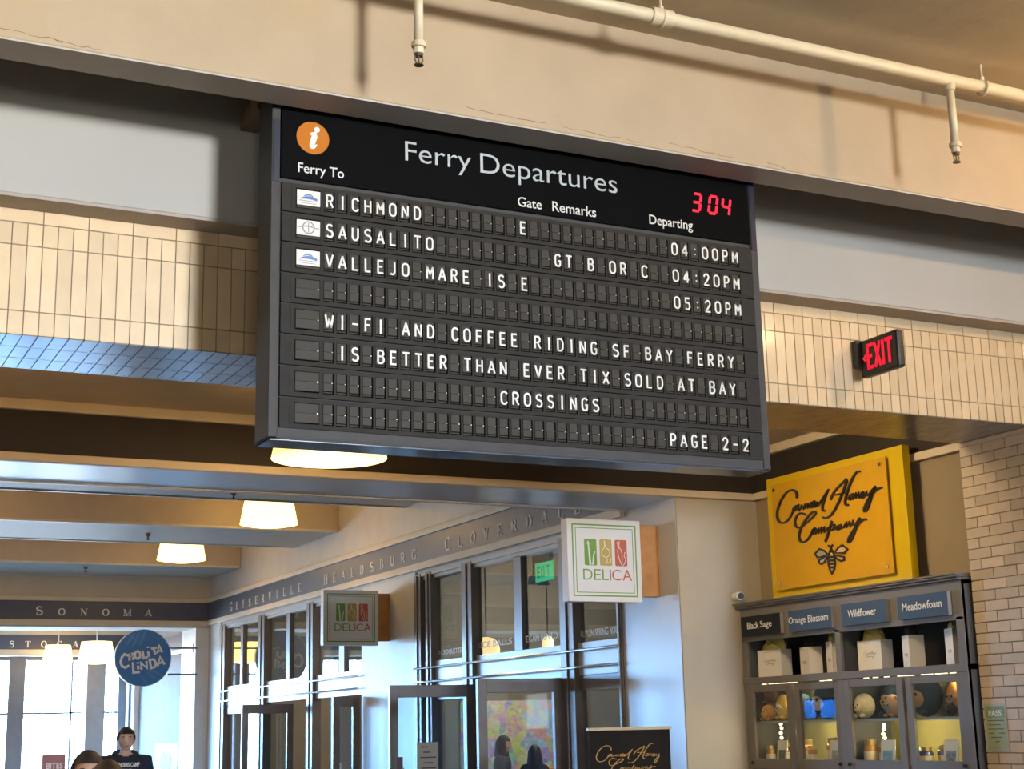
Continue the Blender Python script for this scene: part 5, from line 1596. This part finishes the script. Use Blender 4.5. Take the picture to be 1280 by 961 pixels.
# lit pendants and track inside
def pendant(px, py, x, r, h, label, estr):
    p = at(px, py, 0, x)
    t = thing('shop_pendant', (x, p.y, p.z), label, 'lamp')
    MB().lathe([(r, 0), (r * .99, h * .35), (r * .88, h * .68), (r * .6, h * .9), (r * .2, h), (r * .2, h * .97), (r * .58, h * .87), (r * .86, h * .66), (r * .97, 0.004)], (x, p.y, p.z), 28).build('shade', mat('pendant_shade_glow', (0.8, 0.7, 0.5), 0.6, emit=(1.0, 0.66, 0.28), estr=estr), t, smooth=True)
    MB().lathe([(r * .96, 0.01), (0.001, -0.01)], (x, p.y, p.z), 28).build('diffuser', mat('pendant_diffuser_glow', (0.8, 0.7, 0.5), 0.6, emit=(1.0, 0.75, 0.42), estr=estr * 1.6), t)
    MB().tube([(x, p.y, p.z + h - 0.01), (x, p.y, 4.2)], 0.008, 6).build('cord', BLACK, t)


pendant(608, 818, 7.6, 0.16, 0.20, 'glowing pendant lamp inside the shop, behind the upper glass', 1.7)
pendant(685, 808, 8.6, 0.075, 0.13, 'small square glowing lamp deeper in the shop', 1.6)
for i, (px, py) in enumerate(((667, 730), (679, 731))):
    p = at(px, py, 0, 8.0)
    t = thing('track_spotlight', (8.0, p.y, p.z), ['left one of two spotlights under the green exit sign', 'right one of two spotlights under the green exit sign'][i], 'spotlight', 'spotlights in the shop')
    MB().lathe([(0.001, 0), (0.075, 0), (0.05, 0.09), (0.001, 0.09)], (8.0, p.y, p.z), 20).build('spot_head', mat('spot_grey', (0.45, 0.44, 0.42), 0.4), t, smooth=True)
    MB().tube([(8.0, p.y, p.z + 0.08), (8.0, p.y, 4.2)], 0.008, 6).build('spot_stem', BLACK, t)
area_light('shop_lamps', (9.4, 15.0, 3.9), (9.4, 15.0, 0), 3.0, 5.0, 6, (1.0, 0.80, 0.58))
area_light('counter_fill', (9.1, 15.8, 2.6), (8.4, 17.0, 1.5), 0.8, 0.8, 24, (1.0, 0.86, 0.68))  # fill light added to lift the two women out of the dark
HDN = thing('heart_poster', (6.475, 26.8, 1.05), 'pale poster with a lilac heart on the far right wall', 'poster')
f = face_left(6.474, 27.63, 0.75)
MB().fbox(f, 0, 1.65, 0, 0.78, 0, 0.012).build('poster_sheet', mat('poster_pale_blue', (0.13, 0.145, 0.17), 0.6, var=0.15, scale=4), HDN)
hp_ = [(0.82 + 0.40 * 16 * math.sin(t_) ** 3 / 16, 0.42 + 0.26 * (13 * math.cos(t_) - 5 * math.cos(2 * t_) - 2 * math.cos(3 * t_) - math.cos(4 * t_)) / 15) for t_ in [i * 2 * math.pi / 40 for i in range(40)]]
MB().prism(f, hp_, 0.012, 0.016).build('heart', mat('lilac_heart', (0.035, 0.028, 0.085), 0.6, var=0.5, scale=9), HDN)
rs = thing('red_standing_sign', (3.40, 20.0, 0), 'faded red standing sign lettered BITES near the end windows', 'sign')
A_, B_ = at(53, 943, 1, 20.0), at(82, 942, 1, 20.0)
MB().box(A_.x, B_.x, 19.98, 20.03, 0.7, A_.z).build('sign_panel', mat('faded_red', (0.36, 0.12, 0.11), 0.5), rs, bevel=0.004)
MB().text(face_front(A_.x, 19.98, 1.28), 'BITES', 0.05, 0, width=0.20, height=0.075, offset=0.02).build('sign_lettering', WHT, rs)
MB().tube([((A_.x + B_.x) / 2, 20.0, 0.02), ((A_.x + B_.x) / 2, 20.0, 0.72)], 0.02, 10).lathe([(0.001, 0), (0.18, 0), (0.18, 0.02), (0.001, 0.02)], ((A_.x + B_.x) / 2, 20.0, 0), 24).build('sign_stand', BLACK, rs)

# ------------------------------------------------------------------ people
SKIN = mat('skin', (0.50, 0.29, 0.20), 0.55, var=0.05, scale=12)
SKIN2 = mat('skin_fair', (0.60, 0.38, 0.28), 0.55, var=0.05, scale=12)
HAIR = mat('dark_hair', (0.018, 0.014, 0.013), 0.55, var=0.2, scale=60, bump=0.3, bscale=150)
HAIR2 = mat('brown_black_hair', (0.030, 0.018, 0.014), 0.5, var=0.2, scale=60, bump=0.3, bscale=150)


def skin_mesh(verts, edges, radii, sub=2):
    me = bpy.data.meshes.new('sk')
    me.from_pydata(verts, edges, [])
    o = bpy.data.objects.new('sk', me)
    COL.objects.link(o)
    o.modifiers.new('s', 'SKIN')
    if not me.skin_vertices:
        return None
    for i, r in enumerate(radii):
        me.skin_vertices[0].data[i].radius = r if isinstance(r, tuple) else (r, r)
    me.skin_vertices[0].data[0].use_root = True
    sb = o.modifiers.new('u', 'SUBSURF')
    sb.levels = sub
    sb.render_levels = sub
    dg = bpy.context.evaluated_depsgraph_get()
    ev = o.evaluated_get(dg)
    m2 = bpy.data.meshes.new_from_object(ev)
    vs = [v.co.copy() for v in m2.vertices]
    fs = [tuple(p.vertices) for p in m2.polygons]
    bpy.data.objects.remove(o)
    bpy.data.meshes.remove(me)
    bpy.data.meshes.remove(m2)
    return vs, fs


def person(x, y, height, facing, label, skin, hair, top, hair_style, female=False, hood=False, text=None, arms='down'):
    """standing figure; facing = angle of the view direction in the floor plane (0 = towards -Y)"""
    k = height / 1.75
    root = thing('person', (x, y, 0), label, 'person')
    ca, sa = math.cos(facing), math.sin(facing)
    M3 = Matrix(((ca, -sa, 0), (sa, ca, 0), (0, 0, 1)))

    def Wp(p):
        return Vector((x, y, 0)) + M3 @ (Vector(p) * k)
    sw = 0.165 if female else 0.195
    hp = 0.10
    J = [(0, 0, 0.95), (0, 0.005, 1.12), (0, 0.0, 1.30), (0, 0.01, 1.43), (0, -0.005, 1.50), (0, -0.02, 1.58)]
    Rr = [0.135, 0.115, 0.135, 0.10, 0.055, 0.055]
    if female: Rr = [0.14, 0.10, 0.12, 0.085, 0.047, 0.05]
    E_ = [(0, 1), (1, 2), (2, 3), (3, 4), (4, 5)]
    for s_ in (-1, 1):
        b0 = len(J)
        if arms == 'down':
            J += [(s_ * sw, 0.01, 1.41), (s_ * (sw + .05), 0.02, 1.14), (s_ * (sw + .055), -0.05, 0.90), (s_ * (sw + .055), -0.07, 0.83)]
        else:
            J += [(s_ * sw, 0.01, 1.41), (s_ * (sw + .03), -0.03, 1.14), (s_ * (sw - .02), -0.24, 1.06), (s_ * (sw - .04), -0.31, 1.06)]
        Rr += [0.066, 0.045, 0.034, 0.028]
        E_ += [(3, b0), (b0, b0 + 1), (b0 + 1, b0 + 2), (b0 + 2, b0 + 3)]
        h0 = b0 + 3
        hb = Vector(J[h0]); d = (hb - Vector(J[h0 - 1])).normalized()
        for q in range(4):
            o_ = Vector((0, (q - 1.5) * 0.019, 0)) if arms == 'down' else Vector(((q - 1.5) * 0.019, 0, 0))
            i0 = len(J)
            L_ = (0.062, 0.072, 0.068, 0.052)[q]
            J += [tuple(hb + d * 0.055 + o_), tuple(hb + d * (0.055 + L_ * .55) + o_ + Vector((0, -0.006, -0.004))), tuple(hb + d * (0.055 + L_) + o_ + Vector((0, -0.014, -0.008)))]
            Rr += [0.0095, 0.0085, 0.0075]
            E_ += [(h0, i0), (i0, i0 + 1), (i0 + 1, i0 + 2)]
        i0 = len(J)
        J += [tuple(hb + d * 0.02 + Vector((-s_ * 0.01, -0.03, 0))), tuple(hb + d * 0.05 + Vector((-s_ * 0.014, -0.048, -0.004)))]
        Rr += [0.011, 0.009]
        E_ += [(h0, i0), (i0, i0 + 1)]
        l0 = len(J)
        J += [(s_ * hp, 0, 0.88), (s_ * (hp + .01), -0.01, 0.49), (s_ * (hp + .015), 0.02, 0.09), (s_ * (hp + .025), -0.10, 0.035)]
        Rr += [0.09, 0.06, 0.043, 0.04]
        E_ += [(0, l0), (l0, l0 + 1), (l0 + 1, l0 + 2), (l0 + 2, l0 + 3)]
    r_ = skin_mesh([tuple(Vector(p) * k) for p in J], E_, [q * k for q in Rr])
    b = MB()
    b.add([Vector((x, y, 0)) + M3 @ p for p in r_[0]], r_[1])
    # head: an egg narrowing to the chin, with nose, lips, brow, ears
    seg, rings = 24, 18
    hv = []
    hc = Vector((0, -0.02, 1.635))
    for i in range(rings + 1):
        th = math.pi * i / rings
        for j in range(seg):
            a = 2 * math.pi * j / seg
            px_, py_, pz_ = math.sin(th) * math.cos(a), math.sin(th) * math.sin(a), math.cos(th)
            tp = 1.0 - 0.26 * max(0, -pz_) ** 1.4
            vx, vy, vz = 0.078 * px_ * tp, 0.098 * py_ * (1 - 0.16 * max(0, -pz_)), 0.120 * pz_
            if py_ < -0.5:                                   # face side
                g = lambda cx, cz, wx, wz: math.exp(-((vx - cx) / wx) ** 2 - ((vz - cz) / wz) ** 2)
                vy -= 0.022 * g(0, -0.018, 0.013, 0.022)
                vy += 0.010 * (g(0.031, 0.010, 0.016, 0.012) + g(-0.031, 0.010, 0.016, 0.012))
                vy -= 0.006 * g(0, -0.062, 0.022, 0.010)
                vy -= 0.008 * g(0, -0.100, 0.025, 0.018)
            hv.append(Wp(hc + Vector((vx, vy, vz))))
    hf_ = []
    for i in range(rings):
        for j in range(seg):
            hf_.append((i * seg + j, (i + 1) * seg + j, (i + 1) * seg + (j + 1) % seg, i * seg + (j + 1) % seg))
    b.add(hv, hf_)
    for s_ in (-1, 1):
        b.ell(Wp(hc + Vector((s_ * 0.078, 0.012, -0.008))), (0.012 * k, 0.020 * k, 0.032 * k), seg=10, rings=8, rot=M3)
    b.build('body', skin, root, smooth=True)
    EYE_M = mat('dark_eye', (0.02, 0.015, 0.012), 0.3)
    LIPS = mat('lips', (0.33, 0.13, 0.11), 0.5)
    for s_ in (-1, 1):
        MB().ell(Wp(hc + Vector((s_ * 0.031, -0.079, 0.010))), (0.011 * k, 0.008 * k, 0.006 * k), seg=10, rings=8, rot=M3).build('eye', EYE_M, root, smooth=True)
        MB().ell(Wp(hc + Vector((s_ * 0.031, -0.086, 0.030))), (0.017 * k, 0.007 * k, 0.004 * k), seg=10, rings=6, rot=M3).build('eyebrow', hair, root, smooth=True)
    MB().ell(Wp(hc + Vector((0, -0.092, -0.060))), (0.022 * k, 0.007 * k, 0.006 * k), seg=12, rings=6, rot=M3).build('mouth', LIPS, root, smooth=True)
    # hair
    b = MB()
    hv, hf_ = [], []
    for i in range(11):
        th = math.pi * (0.54 if hair_style == 'short' else 0.62) * i / 10
        for j in range(28):
            a = 2 * math.pi * j / 28
            sx_, sy_, sz_ = math.sin(th) * math.cos(a), math.sin(th) * math.sin(a), math.cos(th)
            cut = 0.42 if hair_style == 'short' else 0.30
            if sy_ < -0.35 and sz_ < cut:                      # hairline over the forehead
                sz_ = cut + 0.02 * (cut - sz_)
                kk = math.sqrt(max(0.02, 1 - sz_ * sz_)) / max(1e-4, math.hypot(sx_, sy_))
                sx_, sy_ = sx_ * kk, sy_ * kk
            g_ = 1.0 + 0.035 * math.sin(7 * a + 3 * th) * math.sin(th)
            hv.append(Wp(hc + Vector(((0.094 if hair_style == 'short' else 0.090) * sx_ * g_, 0.004 + 0.106 * sy_ * g_, 0.006 + (0.124 if hair_style == 'short' else 0.126) * sz_))))
    for i in range(10):
        for j in range(28):
            hf_.append((i * 28 + j, (i + 1) * 28 + j, (i + 1) * 28 + (j + 1) % 28, i * 28 + (j + 1) % 28))
    b.add(hv, hf_)
    if hair_style in ('long', 'bob'):
        zl = -0.36 if hair_style == 'long' else -0.16
        n_ = 12
        hv, hf_ = [], []
        for i in range(n_ + 1):
            u = i / n_
            zz = 0.05 + (zl - 0.05) * u
            wdt = 0.090 + 0.028 * math.sin(u * 2.4)
            for j in range(20):
                a = math.radians(-35 + 250 * j / 19)
                rr = 1 + 0.04 * math.sin(9 * a + 4 * u)
                hv.append(Wp(hc + Vector((wdt * math.cos(a) * rr, 0.012 + (0.100 + 0.025 * u) * math.sin(a) * rr, zz))))
        for i in range(n_):
            for j in range(19):
                hf_.append((i * 20 + j, i * 20 + j + 1, (i + 1) * 20 + j + 1, (i + 1) * 20 + j))
        b.add(hv, hf_)
    b.build('hair', hair, root, smooth=True)
    # jacket / sweater: torso and sleeves, and trousers, each one skinned surface a little larger than the body
    J2 = [(0, 0, 0.90), (0, 0.005, 1.10), (0, 0.0, 1.28), (0, 0.012, 1.42), (0, 0.0, 1.485)]
    R2 = [0.170, 0.165, 0.185, 0.150, 0.098] if not female else [0.158, 0.138, 0.155, 0.122, 0.080]
    E2 = [(0, 1), (1, 2), (2, 3), (3, 4)]
    for s_ in (-1, 1):
        b0 = len(J2)
        if arms == 'down':
            J2 += [(s_ * sw, 0.01, 1.405), (s_ * (sw + .05), 0.02, 1.14), (s_ * (sw + .055), -0.045, 0.92)]
        else:
            J2 += [(s_ * sw, 0.01, 1.405), (s_ * (sw + .03), -0.03, 1.14), (s_ * (sw - .015), -0.22, 1.062)]
        R2 += [0.105, 0.072, 0.056]
        E2 += [(3, b0), (b0, b0 + 1), (b0 + 1, b0 + 2)]
    r_ = skin_mesh([tuple(Vector(p) * k) for p in J2], E2, [q * k for q in R2])
    b = MB()
    b.add([Vector((x, y, 0)) + M3 @ p for p in r_[0]], r_[1])
    if hood:
        pts = [Wp((0.100 * math.cos(math.radians(q)), 0.015 + 0.095 * math.sin(math.radians(q)), 1.475 + 0.030 * math.sin(math.radians(q)))) for q in range(-80, 261, 20)]
        b.tube(pts, [0.022 * k] + [0.042 * k] * (len(pts) - 2) + [0.022 * k], 12)
    jk = b.build('hooded_sweatshirt' if hood else 'jacket', top, root, smooth=True)
    if text:
        fr = Fr(Wp((-0.135, -0.165, 1.375)), M3 @ Vector((1, 0, 0)), Vector((0, 0, 1)), M3 @ Vector((0, -1, 0)))
        b = MB()
        for q, tx in enumerate(text):
            b.text(fr, tx, 0.0 + 0.01 * q, -0.062 * q * k, width=(0.26 - 0.09 * q) * k, height=0.042 * k, n0=0.0, th=0.02, offset=0.02)
        b.build('sweatshirt_lettering', WHT, jk)
    J3 = [(0, 0, 0.96)]
    R3 = [0.150]
    E3 = []
    for s_ in (-1, 1):
        b0 = len(J3)
        J3 += [(s_ * hp, 0, 0.86), (s_ * (hp + .01), -0.01, 0.49), (s_ * (hp + .015), 0.015, 0.09)]
        R3 += [0.108, 0.080, 0.068]
        E3 += [(0, b0), (b0, b0 + 1), (b0 + 1, b0 + 2)]
    r_ = skin_mesh([tuple(Vector(p) * k) for p in J3], E3, [q * k for q in R3])
    MB().add([Vector((x, y, 0)) + M3 @ p for p in r_[0]], r_[1]).build('trousers', mat('dark_denim', (0.03, 0.035, 0.05), 0.8, var=0.1), root, smooth=True)
    for s_ in (-1, 1):
        b = MB()
        b.ell(Wp((s_ * (hp + .02), -0.05, 0.045)), (0.052 * k, 0.135 * k, 0.045 * k), seg=16, rings=10, rot=M3)
        b.build('shoe', mat('dark_shoe', (0.03, 0.028, 0.026), 0.5), root, smooth=True)
    return root


NAVY = mat('navy_sweat_fabric', (0.016, 0.022, 0.040), 0.9, var=0.1, scale=30)
BLKF = mat('black_fabric', (0.014, 0.014, 0.017), 0.9, var=0.1, scale=30)
DKBL = mat('dark_blue_jacket', (0.020, 0.035, 0.060), 0.8, var=0.1, scale=30)
P_ = at(157, 930, 1, 15.5)
person(P_.x, 15.5, 1.735, -0.12, 'man in a navy hooded sweatshirt facing the camera before the end windows', SKIN2, HAIR, NAVY, 'short', hood=True, text=('FOUNDERS CAMP', 'SEATTLE'))
P_ = at(110, 945, 1, 7.9)
person(P_.x, 7.9, 1.578, -0.15, 'person with short black hair, only forehead and hair in view at the bottom edge', SKIN, HAIR, BLKF, 'short')
P_ = at(136, 955, 1, 7.0)
person(P_.x, 7.0, 1.54, 3.3, 'person with dark brown hair seen from behind, overlapping the black-haired one', SKIN, HAIR2, BLKF, 'bob', female=True)
P_ = at(628, 935, 0, 8.3)
person(P_.x, P_.y, 1.555, 0.95, 'woman in a dark blue jacket with chin-length dark hair, inside the shop', SKIN2, HAIR, DKBL, 'bob', female=True, arms='up')
P_ = at(668, 945, 0, 8.45)
person(P_.x, P_.y, 1.44, 2.2, 'woman with long straight black hair turned away, inside the shop', SKIN2, HAIR, BLKF, 'long', female=True, arms='up')
